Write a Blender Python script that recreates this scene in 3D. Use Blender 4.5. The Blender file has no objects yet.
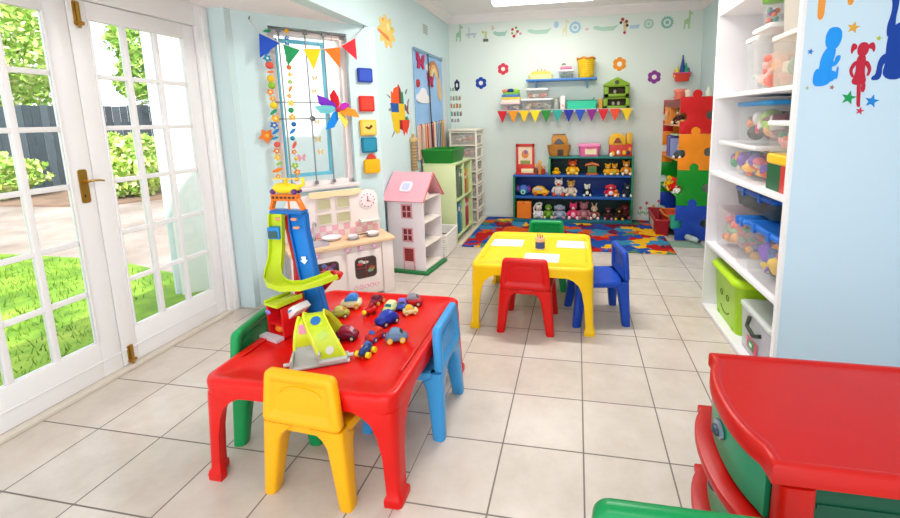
LP1, LP2, LP3 = 10, 48, 16
WORLD, SUN, EXPO = 2.9, 4., .17
import bpy, bmesh, math, random
from mathutils import Vector, Matrix
C = bpy.context.scene.collection
R = math.radians
PI = math.pi
rnd = random.Random(7)

def lin(h):
    h = h.lstrip('#')
    v = [int(h[i:i+2], 16)/255 for i in (0, 2, 4)]
    return tuple(((c/12.92) if c <= .04045 else ((c+.055)/1.055)**2.4) for c in v) + (1,)

MATS = {}
def mat(h, rough=.4, spec=.5, metal=0., coat=0., bump=0., bscale=60., var=0., vscale=8., emit=0.):
    key = (h, rough, spec, metal, coat, bump, bscale, var, vscale, emit)
    if key in MATS: return MATS[key]
    m = bpy.data.materials.new('paint_' + h.strip('#')); m.use_nodes = True
    nt = m.node_tree; b = nt.nodes['Principled BSDF']
    b.inputs['Base Color'].default_value = lin(h)
    b.inputs['Roughness'].default_value = rough
    b.inputs['Specular IOR Level'].default_value = spec
    b.inputs['Metallic'].default_value = metal
    b.inputs['Coat Weight'].default_value = coat
    if emit:
        b.inputs['Emission Color'].default_value = lin(h); b.inputs['Emission Strength'].default_value = emit
    if var:
        tc = nt.nodes.new('ShaderNodeTexCoord'); n = nt.nodes.new('ShaderNodeTexNoise'); n.inputs['Scale'].default_value = vscale
        n.inputs['Detail'].default_value = 4
        hs = nt.nodes.new('ShaderNodeHueSaturation'); hs.inputs['Color'].default_value = lin(h)
        mr = nt.nodes.new('ShaderNodeMapRange'); mr.inputs[1].default_value = .3; mr.inputs[2].default_value = .7
        mr.inputs[3].default_value = 1-var; mr.inputs[4].default_value = 1+var
        nt.links.new(tc.outputs['Object'], n.inputs['Vector']); nt.links.new(n.outputs[0], mr.inputs[0])
        nt.links.new(mr.outputs[0], hs.inputs['Value']); nt.links.new(hs.outputs[0], b.inputs['Base Color'])
    if bump:
        tc = nt.nodes.new('ShaderNodeTexCoord'); n = nt.nodes.new('ShaderNodeTexNoise'); n.inputs['Scale'].default_value = bscale
        n.inputs['Detail'].default_value = 3
        bp = nt.nodes.new('ShaderNodeBump'); bp.inputs['Strength'].default_value = bump; bp.inputs['Distance'].default_value = .01
        nt.links.new(tc.outputs['Object'], n.inputs['Vector']); nt.links.new(n.outputs[0], bp.inputs['Height'])
        nt.links.new(bp.outputs[0], b.inputs['Normal'])
    MATS[key] = m
    return m

def clear_mat(name, tint='#eef4f8', fac=.45, rough=.25):
    """milky see-through plastic or glass: part transparent, part body colour and gloss"""
    m = bpy.data.materials.new(name); m.use_nodes = True; nt = m.node_tree
    for n in list(nt.nodes): nt.nodes.remove(n)
    out = nt.nodes.new('ShaderNodeOutputMaterial'); mx = nt.nodes.new('ShaderNodeMixShader')
    tr = nt.nodes.new('ShaderNodeBsdfTransparent'); pb = nt.nodes.new('ShaderNodeBsdfPrincipled')
    pb.inputs['Base Color'].default_value = lin(tint); pb.inputs['Roughness'].default_value = rough
    mx.inputs[0].default_value = fac
    nt.links.new(tr.outputs[0], mx.inputs[1]); nt.links.new(pb.outputs[0], mx.inputs[2]); nt.links.new(mx.outputs[0], out.inputs[0])
    return m

def glass_mat():
    m = bpy.data.materials.new('window_glass'); m.use_nodes = True; nt = m.node_tree
    for n in list(nt.nodes): nt.nodes.remove(n)
    out = nt.nodes.new('ShaderNodeOutputMaterial'); mx = nt.nodes.new('ShaderNodeMixShader')
    tr = nt.nodes.new('ShaderNodeBsdfTransparent'); gl = nt.nodes.new('ShaderNodeBsdfGlossy'); gl.inputs['Roughness'].default_value = .02
    lw = nt.nodes.new('ShaderNodeFresnel'); lw.inputs[0].default_value = 1.3
    nt.links.new(lw.outputs[0], mx.inputs[0]); nt.links.new(tr.outputs[0], mx.inputs[1]); nt.links.new(gl.outputs[0], mx.inputs[2])
    nt.links.new(mx.outputs[0], out.inputs[0])
    return m

def rr(w, d, r, n=4, cx=0, cy=0):
    """rounded rectangle, counter-clockwise 2D points"""
    r = min(r, w/2-1e-4, d/2-1e-4); P = []
    for k, (sx, sy) in enumerate(((1, 1), (-1, 1), (-1, -1), (1, -1))):
        for i in range(n+1):
            a = (k + i/n)*PI/2
            P.append((cx+sx*(w/2-r)+r*math.cos(a), cy+sy*(d/2-r)+r*math.sin(a)))
    return P

def circ(r, n=16, cx=0, cy=0, ry=None, a0=0):
    ry = r if ry is None else ry
    return [(cx+r*math.cos(a0+2*PI*i/n), cy+ry*math.sin(a0+2*PI*i/n)) for i in range(n)]

class M:
    def __init__(s): s.bm = bmesh.new(); s.mi = 0; s.X = Matrix.Identity(4)
    def m(s, i): s.mi = i; return s
    def at(s, x=0, y=0, z=0, rz=0, rx=0, ry=0):
        s.X = Matrix.Translation((x, y, z)) @ Matrix.Rotation(rz, 4, 'Z') @ Matrix.Rotation(ry, 4, 'Y') @ Matrix.Rotation(rx, 4, 'X'); return s
    def v(s, p): return s.bm.verts.new(s.X @ Vector(p))
    def f(s, vs):
        try:
            f = s.bm.faces.new(vs); f.material_index = s.mi; return f
        except ValueError: return None
    def box(s, x0, x1, y0, y1, z0, z1):
        return s.loft([[(x0, y0, z0), (x1, y0, z0), (x1, y1, z0), (x0, y1, z0)], [(x0, y0, z1), (x1, y0, z1), (x1, y1, z1), (x0, y1, z1)]])
    def cbox(s, cx, cy, cz, w, d, h): return s.box(cx-w/2, cx+w/2, cy-d/2, cy+d/2, cz-h/2, cz+h/2)
    def loft(s, rings, caps=True, closed=False):
        V = [[s.v(p) for p in r] for r in rings]; n = len(V[0])
        for a, b in zip(V, V[1:] + ([V[0]] if closed else [])):
            for i in range(n):
                s.f((a[i], a[(i+1) % n], b[(i+1) % n], b[i]))
        if caps and not closed:
            s.f(list(reversed(V[0]))); s.f(V[-1])
        return s
    def rings2(s, L, caps=True):
        """L: list of (2D ring, z)"""
        return s.loft([[(x, y, z) for x, y in ring] for ring, z in L], caps)
    def rbox(s, w, d, z0, z1, r, e=.006, cx=0, cy=0, n=4):
        """rounded-corner box with softened top and bottom edges"""
        e = min(e, (z1-z0)/2.2)
        return s.rings2([(rr(w-2*e, d-2*e, max(r-e, .001), n, cx, cy), z0), (rr(w, d, r, n, cx, cy), z0+e), (rr(w, d, r, n, cx, cy), z1-e), (rr(w-2*e, d-2*e, max(r-e, .001), n, cx, cy), z1)])
    def prism(s, poly, t0, t1, plane='xz'):
        """extrude a 2D polygon; plane xz: extrude along y, xy: along z, yz: along x"""
        if plane == 'xz': g = lambda p, t: (p[0], t, p[1])
        elif plane == 'xy': g = lambda p, t: (p[0], p[1], t)
        else: g = lambda p, t: (t, p[0], p[1])
        return s.loft([[g(p, t0) for p in poly], [g(p, t1) for p in poly]])
    def tube(s, path, r, n=8, r2=None, closed=False):
        P = [Vector(p) for p in path]; rings = []; up = None; N = len(P)
        for i, p in enumerate(P):
            if closed: t = P[(i+1) % N]-P[i-1]
            else: t = P[min(i+1, N-1)]-P[max(i-1, 0)]
            t.normalize()
            if up is None:
                up = Vector((0, 0, 1)) if abs(t.z) < .9 else Vector((1, 0, 0))
            a = t.cross(up); a.normalize(); b = a.cross(t); up = b
            rad = r if r2 is None else r+(r2-r)*i/(N-1)
            if callable(r): rad = r(i/(N-1))
            rings.append([tuple(p+rad*(math.cos(2*PI*k/n)*a+math.sin(2*PI*k/n)*b)) for k in range(n)])
        return s.loft(rings, True, closed)
    def lathe(s, prof, n=20, cx=0, cy=0):
        return s.loft([[(cx+r*math.cos(2*PI*k/n), cy+r*math.sin(2*PI*k/n), z) for k in range(n)] for r, z in prof])
    def ell(s, cx, cy, cz, a, b=None, c=None, n=14, m=9):
        b = a if b is None else b; c = a if c is None else c
        top = s.v((cx, cy, cz+c)); bot = s.v((cx, cy, cz-c)); V = []
        for i in range(1, m):
            t = PI*i/m
            V.append([s.v((cx+a*math.sin(t)*math.cos(2*PI*k/n), cy+b*math.sin(t)*math.sin(2*PI*k/n), cz+c*math.cos(t))) for k in range(n)])
        for k in range(n):
            s.f((top, V[0][k], V[0][(k+1) % n])); s.f((bot, V[-1][(k+1) % n], V[-1][k]))
            for i in range(m-2): s.f((V[i][k], V[i+1][k], V[i+1][(k+1) % n], V[i][(k+1) % n]))
        return s
    def build(s, name, mats, parent=None, loc=(0, 0, 0), rz=0, bevel=0, seg=2, flat=False, ang=35):
        bm = s.bm
        bmesh.ops.recalc_face_normals(bm, faces=bm.faces)
        if bevel:
            es = [e for e in bm.edges if len(e.link_faces) == 2 and e.calc_face_angle(0) > .5]
            if es: bmesh.ops.bevel(bm, geom=es, offset=bevel, segments=seg, profile=.5, affect='EDGES', clamp_overlap=True)
        if not flat:
            for f in bm.faces: f.smooth = True
            for e in bm.edges:
                if len(e.link_faces) == 2 and e.calc_face_angle(0) > R(ang): e.smooth = False
        me = bpy.data.meshes.new(name); bm.to_mesh(me); bm.free()
        if not isinstance(mats, (list, tuple)): mats = [mats]
        for m_ in mats: me.materials.append(m_)
        o = bpy.data.objects.new(name, me); C.objects.link(o)
        if parent is not None: o.parent = parent
        o.location = loc; o.rotation_euler = (0, 0, rz)
        return o

def tag(o, label, cat, group=None, kind=None):
    o['label'] = label; o['category'] = cat
    if group: o['group'] = group
    if kind: o['kind'] = kind
    return o
def thing(name, label, cat, loc=(0, 0, 0), rz=0, group=None, kind=None):
    o = bpy.data.objects.new(name, None); C.objects.link(o); o.location = loc; o.rotation_euler = (0, 0, rz)
    o.empty_display_size = .05
    return tag(o, label, cat, group, kind)
def struct(o, label=None, cat=None):
    o['kind'] = 'structure'
    if label: o['label'] = label
    if cat: o['category'] = cat
    return o
# ------------------------------------------------------------------ camera
cam_d = bpy.data.cameras.new('camera'); cam = bpy.data.objects.new('camera', cam_d); C.objects.link(cam)
F_PX, PPX, PPY = 427.4, 497.26, 184.18
yaw, pitch, roll = .1849, .1527, -.0180
fw = Vector((-math.sin(yaw)*math.cos(pitch), math.cos(yaw)*math.cos(pitch), -math.sin(pitch)))
r0 = Vector((math.cos(yaw), math.sin(yaw), 0)); u0 = r0.cross(fw)
r1 = math.cos(roll)*r0+math.sin(roll)*u0; u1 = -math.sin(roll)*r0+math.cos(roll)*u0
mw = Matrix((r1, u1, -fw)).transposed().to_4x4(); mw.translation = Vector((-.0436, -1.7172, 1.4637))
cam.matrix_world = mw
cam_d.sensor_fit = 'HORIZONTAL'; cam_d.sensor_width = 36; cam_d.lens = 36*F_PX/900
cam_d.shift_x = -(PPX-450)/900; cam_d.shift_y = -(259-PPY)/900
cam_d.clip_start = .02; cam_d.clip_end = 200
bpy.context.scene.camera = cam

# ------------------------------------------------------------------ node helper for the floor and rug
class NT:
    def __init__(s, name):
        s.mt = bpy.data.materials.new(name); s.mt.use_nodes = True; s.nt = s.mt.node_tree
        s.b = s.nt.nodes['Principled BSDF']; s.tc = s.nt.nodes.new('ShaderNodeTexCoord')
        s.sx = s.nt.nodes.new('ShaderNodeSeparateXYZ'); s.nt.links.new(s.tc.outputs['Object'], s.sx.inputs[0])
        s.x, s.y, s.z = s.sx.outputs
    def put(s, sock, v):
        if hasattr(v, 'links'): s.nt.links.new(v, sock)
        else: sock.default_value = v
    def ma(s, op, a, b=None, c=None):
        n = s.nt.nodes.new('ShaderNodeMath'); n.operation = op; s.put(n.inputs[0], a)
        if b is not None: s.put(n.inputs[1], b)
        if c is not None: s.put(n.inputs[2], c)
        return n.outputs[0]
    def mix(s, f, a, b):
        n = s.nt.nodes.new('ShaderNodeMix'); n.data_type = 'RGBA'; s.put(n.inputs[0], f); s.put(n.inputs[6], a); s.put(n.inputs[7], b); return n.outputs[2]
    def mixf(s, f, a, b): return s.ma('ADD', s.ma('MULTIPLY', f, b), s.ma('MULTIPLY', s.ma('SUBTRACT', 1., f), a))
    def noise(s, scale, detail=3, rough=.5):
        n = s.nt.nodes.new('ShaderNodeTexNoise'); n.inputs['Scale'].default_value = scale; n.inputs['Detail'].default_value = detail
        n.inputs['Roughness'].default_value = rough; s.nt.links.new(s.tc.outputs['Object'], n.inputs['Vector']); return n
    def ramp(s, f, stops, const=False):
        n = s.nt.nodes.new('ShaderNodeValToRGB'); s.put(n.inputs[0], f); cr = n.color_ramp
        if const: cr.interpolation = 'CONSTANT'
        while len(cr.elements) < len(stops): cr.elements.new(.5)
        for e, (p, c) in zip(cr.elements, stops): e.position = p; e.color = lin(c)
        return n.outputs[0]

def floor_material():
    n = NT('floor_tiles'); T = .36
    near = n.ma('MULTIPLY', n.ma('LESS_THAN', n.x, -.72), n.ma('LESS_THAN', n.y, .85))      # the extension by the doors is tiled on its own grid
    far = n.ma('GREATER_THAN', n.x, .37)
    u = n.ma('DIVIDE', n.x, T); v = n.ma('DIVIDE', n.y, T)
    off = n.ma('ADD', n.ma('MULTIPLY', near, .46), n.ma('MULTIPLY', far, .185))
    u = n.ma('ADD', u, off); v = n.ma('ADD', v, n.ma('MULTIPLY', near, .622))
    def edge(t):
        f = n.ma('FRACT', t); return n.ma('MINIMUM', f, n.ma('SUBTRACT', 1., f))
    e = n.ma('MINIMUM', edge(u), edge(v))
    g = n.ma('LESS_THAN', e, .0095)
    wn = n.nt.nodes.new('ShaderNodeTexWhiteNoise'); wn.noise_dimensions = '2D'
    cv = n.nt.nodes.new('ShaderNodeCombineXYZ'); n.put(cv.inputs[0], n.ma('FLOOR', u)); n.put(cv.inputs[1], n.ma('FLOOR', v)); n.nt.links.new(cv.outputs[0], wn.inputs[0])
    ns = n.noise(5, 6, .65)
    f = n.ma('ADD', n.ma('MULTIPLY', ns.outputs[0], .8), n.ma('MULTIPLY', wn.outputs[0], .2))
    col = n.ramp(f, [(.25, '#c6b9ac'), (.5, '#d3c7bb'), (.75, '#dcd2c8')])
    col = n.mix(g, col, lin('#7d746d'))
    n.put(n.b.inputs['Base Color'], col)
    n.put(n.b.inputs['Roughness'], n.mixf(g, n.ma('ADD', .15, n.ma('MULTIPLY', ns.outputs[0], .14)), .8))
    n.b.inputs['Specular IOR Level'].default_value = .5
    bp = n.nt.nodes.new('ShaderNodeBump'); bp.inputs['Strength'].default_value = .25; bp.inputs['Distance'].default_value = .004
    n.put(bp.inputs['Height'], n.ma('SUBTRACT', 1., g)); n.nt.links.new(bp.outputs[0], n.b.inputs['Normal'])
    return n.mt

WALL = mat('#d2e7e8', .75, .25, bump=.05, bscale=90)
WHITE = mat('#f4f1f1', .38, .4)
SOFT = mat('#f8f2f1', .8, .2)
BRASS = mat('#b48a3c', .3, .5, metal=.9)
GLASS = glass_mat()
X0, XL, XR, YB, YF, ZC, ZB = -2.71, -1.87, 1.55, 4.44, -3.2, 2.90, 2.29

m = M(); m.box(-2.95, XR+.1, YF, YB+.1, -.1, 0)
struct(m.build('floor', floor_material()))
m = M(); m.box(-2.2, XR+.12, YB, YB+.12, 0, ZC); struct(m.build('wall_back', mat('#e3eee6', .75, .25, bump=.05, bscale=90)))
m = M(); m.box(XR, XR+.12, YF, YB, 0, ZC); struct(m.build('wall_right', WALL))
m = M(); m.box(XL-.12, XL, 2.0, YB, 0, ZC); m.box(XL-.12, XL, YF, 2.0, ZB, ZC); struct(m.build('wall_left', WALL))
m = M(); m.box(XL-.12, XR+.12, YF, YB+.12, ZC, ZC+.08); struct(m.build('ceiling', SOFT))
m = M(); m.prism([(-2.86, YF), (XL-.121, YF), (XL-.121, 2.02), (-2.60, 1.22), (-2.86, 1.2)], ZB, ZB+.08, 'xy'); struct(m.build('ceiling_bay', SOFT))
# wall with the french doors
m = M(); m.box(-2.9, X0+.0, YF, -.70, 0, ZB); struct(m.build('wall_side', WALL))
m = M(); m.box(-2.9, -2.555, 1.105, 1.2, 0, ZB); struct(m.build('wall_corner', WALL))
# the angled wall holding the window; local x runs along the wall, local y points outdoors
WA = R(90-40.08); WP = (-2.56, 1.16)
def wpt(t, out, z): return (WP[0]+t*math.cos(WA)-out*math.sin(WA), WP[1]+t*math.sin(WA)+out*math.cos(WA), z)
m = M()
T0, T1, Z0, Z1 = .25, .862, .905, 2.205
m.box(-.02, T0, 0, .16, 0, ZB); m.box(T1, 1.12, 0, .16, 0, ZB); m.box(T0, T1, 0, .16, 0, Z0); m.box(T0, T1, 0, .16, Z1, ZB)
struct(m.build('wall_window', WALL, loc=(WP[0], WP[1], 0), rz=WA))
# cornices
def cornice(name, pts):
    prof = [(0, -.10), (.012, -.10), (.018, -.085), (.03, -.075), (.05, -.045), (.062, -.03), (.09, -.02), (.095, -.01), (.10, 0), (0, 0)]
    m = M(); (ax, ay), (bx, by) = pts; d = Vector((bx-ax, by-ay, 0)).normalized(); nrm = Vector((d.y, -d.x, 0))
    m.loft([[tuple(Vector((px, py, ZC))+nrm*a+Vector((0, 0, b))) for a, b in prof] for px, py in pts])
    return struct(m.build(name, SOFT))
cornice('trim_1', [(XL, YB), (XR, YB)])
cornice('trim_2', [(XL, YF), (XL, YB)])
cornice('trim_3', [(XR, YB), (XR, YF)])
m = M(); m.box(-1.395, -1.36, 2.96, YB, 0, .012); struct(m.build('trim_4', mat('#d9cfae', .6), bevel=.003))
m = M(); m.box(-1.86, XR, YB-.012, YB, 0, .06); struct(m.build('baseboard_back', mat('#dfe5dd', .5), bevel=.003))

# ------------------------------------------------------------------ french doors
m = M()
m.box(-2.79, X0+.02, .99, 1.105, 0, ZB); m.box(-2.79, X0+.02, -.70, -.585, 0, ZB); m.box(-2.79, X0+.02, -.585, .99, 2.145, ZB)
m.box(-2.79, X0+.03, 1.04, 1.085, 0, ZB-.02)
struct(m.build('trim_5', WHITE, bevel=.004))
m = M(); m.box(-2.80, X0+.045, -.60, 1.0, 0, .022); struct(m.build('trim_6', mat('#d8cdbf', .5), bevel=.004))
ZR = [.238, .531, .826, 1.140, 1.448, 1.738, 2.045]
def leaf(n, y0, y1, p0, p1, handle):
    m = M(); x0, x1 = X0-.04, X0
    m.box(x0, x1, y0, p0, .025, 2.14); m.box(x0, x1, p1, y1, .025, 2.14)
    m.box(x0, x1, p0, p1, .025, ZR[0]); m.box(x0, x1, p0, p1, ZR[-1], 2.14)
    w = (p1-p0)/3
    for k in (1, 2): m.box(x0+.006, x1-.004, p0+k*w-.014, p0+k*w+.014, ZR[0], ZR[-1])
    for z in ZR[1:-1]: m.box(x0+.008, x1-.0065, p0, p1, z-.0135, z+.0135)
    # glazing bead round the whole light and the shallow line above the bottom rail
    for a, b in ((p0, p0+.012), (p1-.012, p1)): m.box(x1-.004, x1+.006, a, b, ZR[0], ZR[-1])
    m.box(x1, x1+.006, y0, y1, .118, .126)
    d = struct(m.build('door_%d' % n, WHITE, bevel=.003), 'white glazed french door leaf with '+('the lever handle' if n == 1 else 'brass bolts, nearer the window'), 'door')
    g = M(); g.box(x0+.016, x0+.021, p0, p1, ZR[0], ZR[-1]); g.build('glass', GLASS, d)
    return d
d1 = leaf(1, -.575, .207, -.478, .103, 1)
d2 = leaf(2, .211, .985, .302, .899, 0)
# lever handle, key plate, flush bolts
m = M().at(X0, .155, 1.135)
m.rbox(.05, .05, 0, .001, .005) if 0 else None
m.prism(rr(.042, .185, .012), 0, .007, 'yz'); m.at(X0, .155, 1.16)
m.tube([(.005, 0, 0), (.035, 0, 0)], .009); m.tube([(.035, -.004, 0), (.04, .02, .004), (.04, .055, .002), (.036, .08, -.004)], .007, r2=.005)
h = m.build('door_handle', BRASS, d1, ang=50); h['label'] = 'brass lever handle on a long plate'
m = M().at(X0, .15, 1.085); m.prism([(-.003, -.012), (.003, -.012), (.004, .004), (-.004, .004)], .0065, .0085, 'yz'); m.build('keyhole', mat('#3a2c1a', .6), h)
for z0, z1, nm in ((2.0, 2.13, 'top_bolt'), (.03, .14, 'bottom_bolt')):
    m = M(); m.prism(rr(.034, z1-z0, .008, cx=.255, cy=(z0+z1)/2), X0, X0+.006, 'yz'); m.tube([(X0+.012, .255, z0-.012), (X0+.012, .255, z1-.01)], .0065)
    m.tube([(X0+.006, .235, z0+.015), (X0+.014, .275, z0+.015)], .01)
    b = m.build(nm, BRASS, d2); b['label'] = 'brass bolt at the %s of the leaf' % nm.split('_')[0]

# ------------------------------------------------------------------ window in the angled wall
m = M(); f = .05
m.box(T0, T0+f, .05, .15, Z0, Z1); m.box(T1-f, T1, .05, .15, Z0, Z1); m.box(T0, T1, .05, .15, Z1-f, Z1); m.box(T0, T1, .05, .15, Z0, Z0+f)
m.box(T0-.02, T1+.02, -.03, .06, Z0-.02, Z0+.012)
W = struct(m.build('window_1', mat('#f4e6e2', .4), loc=(WP[0], WP[1], 0), rz=WA, bevel=.004), 'white framed window behind burglar bars', 'window')
m = M(); c0, c1, q0, q1 = .31, .70, 1.0, 2.13; f = .03
m.box(c0, c0+f*.6, .08, .12, q0, q1); m.box(c1-f, c1, .08, .12, q0, q1); m.box(c0+f, c1-f, .08, .12, q1-f, q1); m.box(c0+f, c1-f, .08, .12, q0, q0+f)
s = m.build('casement', mat('#6cc4de', .35), W, bevel=.003); s['label'] = 'turquoise painted casement'
m = M(); m.box(T0+.05, T1-.05, .098, .102, Z0+.05, Z1-.05); m.build('glass', GLASS, W)
BAR = mat('#8f9396', .35, metal=.6)
m = M()
for t, za, zb in ((.33, .93, 2.18), (.53, .93, 2.2), (.677, .93, 2.2)): m.tube([(t, .035, za), (t, .035, zb)], .006)
for z in (1.49, 1.625): m.tube([(T0, .035, z), (T1-.03, .035, z)], .005)
m.tube([(T0-.01, .02, 2.19), (T1+.03, .02, 2.19)], .007); m.ell(.535, .03, 1.49, .024, .012, .024)
for t in (.53, .677, .33): m.cbox(t, .03, .945, .02, .03, .03); m.cbox(t, .03, 2.185, .03, .03, .03)
b = m.build('burglar_bars', BAR, W); b['label'] = 'thin grey steel bars and rail'
m = M()
bf = [(0, 0), (.02, .03), (.042, .032), (.04, .008), (.03, -.004), (.036, -.024), (.018, -.026), (0, -.004), (-.018, -.026), (-.036, -.024), (-.03, -.004), (-.04, .008), (-.042, .032), (-.02, .03)]
for i, (t, z, s_) in enumerate(((.44, 1.16, 1.), (.585, 1.31, .9), (.6, 1.2, .8), (.59, 1.46, .7), (.585, 1.72, .7), (.6, 1.83, .7))):
    k = M()
    k.prism([(t+a*s_*.8, z+b_*s_) for a, b_ in bf], .094, .097)
    k.build('butterfly_decal', mat(('#e9a3b4', '#f3cf8a', '#f5dca8')[0 if i == 0 else 1+i % 2], .5), W)
m.bm.free()

# ------------------------------------------------------------------ fluorescent ceiling light, plus added unseen copies as room fill
LAMP = mat('#fffdf6', .4, emit=4.)
def strip_light(label, x, y, grp=None, power=0):
    t = thing('ceiling_light', label, 'ceiling light', (x, y, ZC))
    m = M(); m.rbox(1.24, .2, -.05, 0, .02); m.build('housing', WHITE, t)
    m = M(); m.rbox(1.2, .16, -.085, -.05, .02, .012); m.build('diffuser', LAMP, t)
    L = bpy.data.lights.new('tube_glow', 'AREA'); L.shape = 'RECTANGLE'; L.size = 1.15; L.size_y = .14; L.energy = power; L.color = (1, .985, .96)
    o = bpy.data.objects.new('tube_glow', L); C.objects.link(o); o.parent = t; o.location = (0, 0, -.092)
strip_light('long fluorescent ceiling light near the back wall of the playroom', -.46, 3.62, power=LP1)
strip_light('added unseen fluorescent fill light over the middle of the room', -.3, 1.6, power=LP2)  # fixture added out of view to brighten the interior
strip_light('added unseen fluorescent fill light above the camera end of the room', -.3, -2.2, power=LP3)  # another added fixture, behind the camera, filling the near end with light
# ------------------------------------------------------------------ garden
GZ = -.1
def terrain(name, poly, z, mt):
    m = M(); m.prism(poly, z-.06, z, 'xy'); return m.build(name, mt)
n = NT('paving'); ns = n.noise(.9, 5, .6)
n.put(n.b.inputs['Base Color'], n.ramp(ns.outputs[0], [(.3, '#83776c'), (.5, '#a2968c'), (.7, '#b8ada5')])); n.b.inputs['Roughness'].default_value = .8
PAVE = n.mt
struct(terrain('ground', [(-24, -9), (-2.96, -9), (-2.96, 16), (-24, 16)], GZ-.01, PAVE))
n = NT('turf'); ns = n.noise(2.2, 6, .7)
n.put(n.b.inputs['Base Color'], n.ramp(ns.outputs[0], [(.3, '#476f14'), (.48, '#6f9a24'), (.62, '#94b03a'), (.75, '#aeb75c')])); n.b.inputs['Roughness'].default_value = .9
TURF = n.mt
lawn_poly = [(-12, -6), (-2.97, -6), (-2.97, 1.5), (-4.2, 1.9), (-5.4, 2.2), (-7.2, 2.2), (-12, 1.2)]
lawn = terrain('lawn', lawn_poly, GZ+.01, TURF); lawn['kind'] = 'structure'
m = M()
for i in range(9000):
    x = -3-6.5*rnd.random()**1.3; y = -1.2+3.3*rnd.random()
    if (y > 1.55+(-3-x)*.22 and y > 1.5) or (y > .85 and x > -3.95+(y-.85)*.1): continue
    a = rnd.random()*6.3; h = .03+.05*rnd.random(); w = .006; lx, ly = rnd.gauss(0, .02), rnd.gauss(0, .02); m.mi = rnd.randrange(3)
    p = [m.v((x-w*math.cos(a), y-w*math.sin(a), GZ)), m.v((x+w*math.cos(a), y+w*math.sin(a), GZ)), m.v((x+lx, y+ly, GZ+h))]; m.f(p)
g = m.build('grass', [mat('#6a9420', .8), mat('#8aab32', .8), mat('#567f1c', .8)], flat=True)
tag(g, 'short sunlit grass growing outside the french doors', 'grass', kind='stuff')
# weathered fence
FA, FB = Vector((-19, 1.9, GZ)), Vector((-8.2, 11.0, GZ)); fd = (FB-FA); FL = fd.length; fz = math.atan2(fd.y, fd.x)
t = thing('garden_fence', 'tall weathered grey plank fence at the end of the garden', 'fence', FA, fz)
m = M(); k = 0
x = 0
while x < FL:
    w = .14+.02*rnd.random(); m.mi = rnd.randrange(3); m.box(x, x+w-.008, -.012, .012, .02, 2.05+.05*rnd.random()); x += w
m.build('plank_panel', [mat('#3f4b52', .85, var=.1), mat('#4a565d', .85, var=.1), mat('#37434a', .85, var=.1)], t)
for z in (.45, 1.6):
    m = M(); m.box(0, FL, .012, .06, z-.05, z+.05); m.build('rail', mat('#6f7678', .85), t)
k = .3
while k < FL:
    m = M(); m.box(k, k+.1, .06, .16, 0, 2.1); m.build('post', mat('#6f7678', .85), t); k += 2.3
LEAFG = [mat(h, .6, .3) for h in ('#a8cf58', '#cbe27c', '#8ab848', '#e2ec9e')]
LEAFD = [mat(h, .6, .3) for h in ('#90c04a', '#aecf62', '#76a83e', '#c6dd7a')]
def leaves(m, c, rad, n, size, seed, shell=.55):
    q = random.Random(seed); c = Vector(c)
    for i in range(n):
        while True:
            p = Vector((q.uniform(-1, 1), q.uniform(-1, 1), q.uniform(-1, 1)))
            if shell < p.length < 1: break
        lump = 1+.16*math.sin(7*p.x+seed)*math.sin(6*p.y+2*seed)+.12*math.sin(9*p.z+seed)
        P = c+Vector((p.x*rad[0], p.y*rad[1], p.z*rad[2]))*lump
        a = Vector((q.gauss(0, 1), q.gauss(0, 1), q.gauss(0, 1))).normalized(); b = a.orthogonal().normalized(); s = size*(.6+.8*q.random()); m.mi = q.randrange(4)
        m.f([m.v(P-a*s), m.v(P+b*s*.45), m.v(P+a*s), m.v(P-b*s*.45)])
def tree(name, label, x, y, h, rad, n, size, seed, pal, group=None):
    t = thing(name, label, 'tree', (x, y, GZ), 0, group)
    m = M(); m.tube([(0, 0, 0), (.05, .03, h*.5), (0, .05, h)], .13, r2=.06); 
    for k in range(4): a = k*1.6+seed; m.tube([(0, .04, h*.75), (rad[0]*.5*math.cos(a), rad[1]*.5*math.sin(a), h+rad[2]*.2)], .05, r2=.02)
    m.build('trunk', mat('#6d5a48', .9), t)
    m = M(); leaves(m, (0, 0, h), rad, n, size, seed); m.build('crown', pal, t, flat=True)
tree('garden_tree', 'pale green leafy tree behind the fence, seen through the left door leaf', -16.6, 8.0, 3.7, (2.2, 1.9, 2.1), 9000, .10, 3, LEAFG)
tree('garden_tree', 'bright green tree behind the fence, seen through the top of the right door leaf', -13.4, 10.9, 3.7, (1.7, 1.6, 2.0), 7500, .10, 5, LEAFD)
tree('garden_tree', 'farthest rounded green tree behind the fence, beyond the washing line', -10.4, 12.8, 3.6, (1.7, 1.5, 1.9), 6500, .10, 8, LEAFD)
tree('garden_tree', 'tall yellow-green tree at the far left of the garden', -20.2, 5.2, 4.0, (2.1, 1.9, 2.4), 7500, .11, 11, LEAFG)
def shrub(label, x, y, r, h, n, seed, pal):
    t = thing('garden_shrub', label, 'shrub', (x, y, GZ))
    m = M(); 
    for k in range(5): a = k*1.25; m.tube([(0, 0, 0), (.3*r*math.cos(a), .3*r*math.sin(a), h*.6)], .025, r2=.01)
    m.build('stem', mat('#6d5a48', .9), t)
    m = M(); leaves(m, (0, 0, h*.55), (r, r, h*.5), n, .075, seed, .3); m.build('foliage', pal, t, flat=True)
shrub('round yellow-green shrub before the fence, seen through the right door leaf', -9.6, 5.9, .72, 1.35, 3400, 21, LEAFG)
shrub('low spreading shrub before the fence, seen through the left door leaf', -12.4, 5.3, .8, .95, 3000, 23, LEAFG)
shrub('small dark green shrub beside the paving', -10.6, 6.9, .5, .6, 1600, 25, LEAFD)
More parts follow.
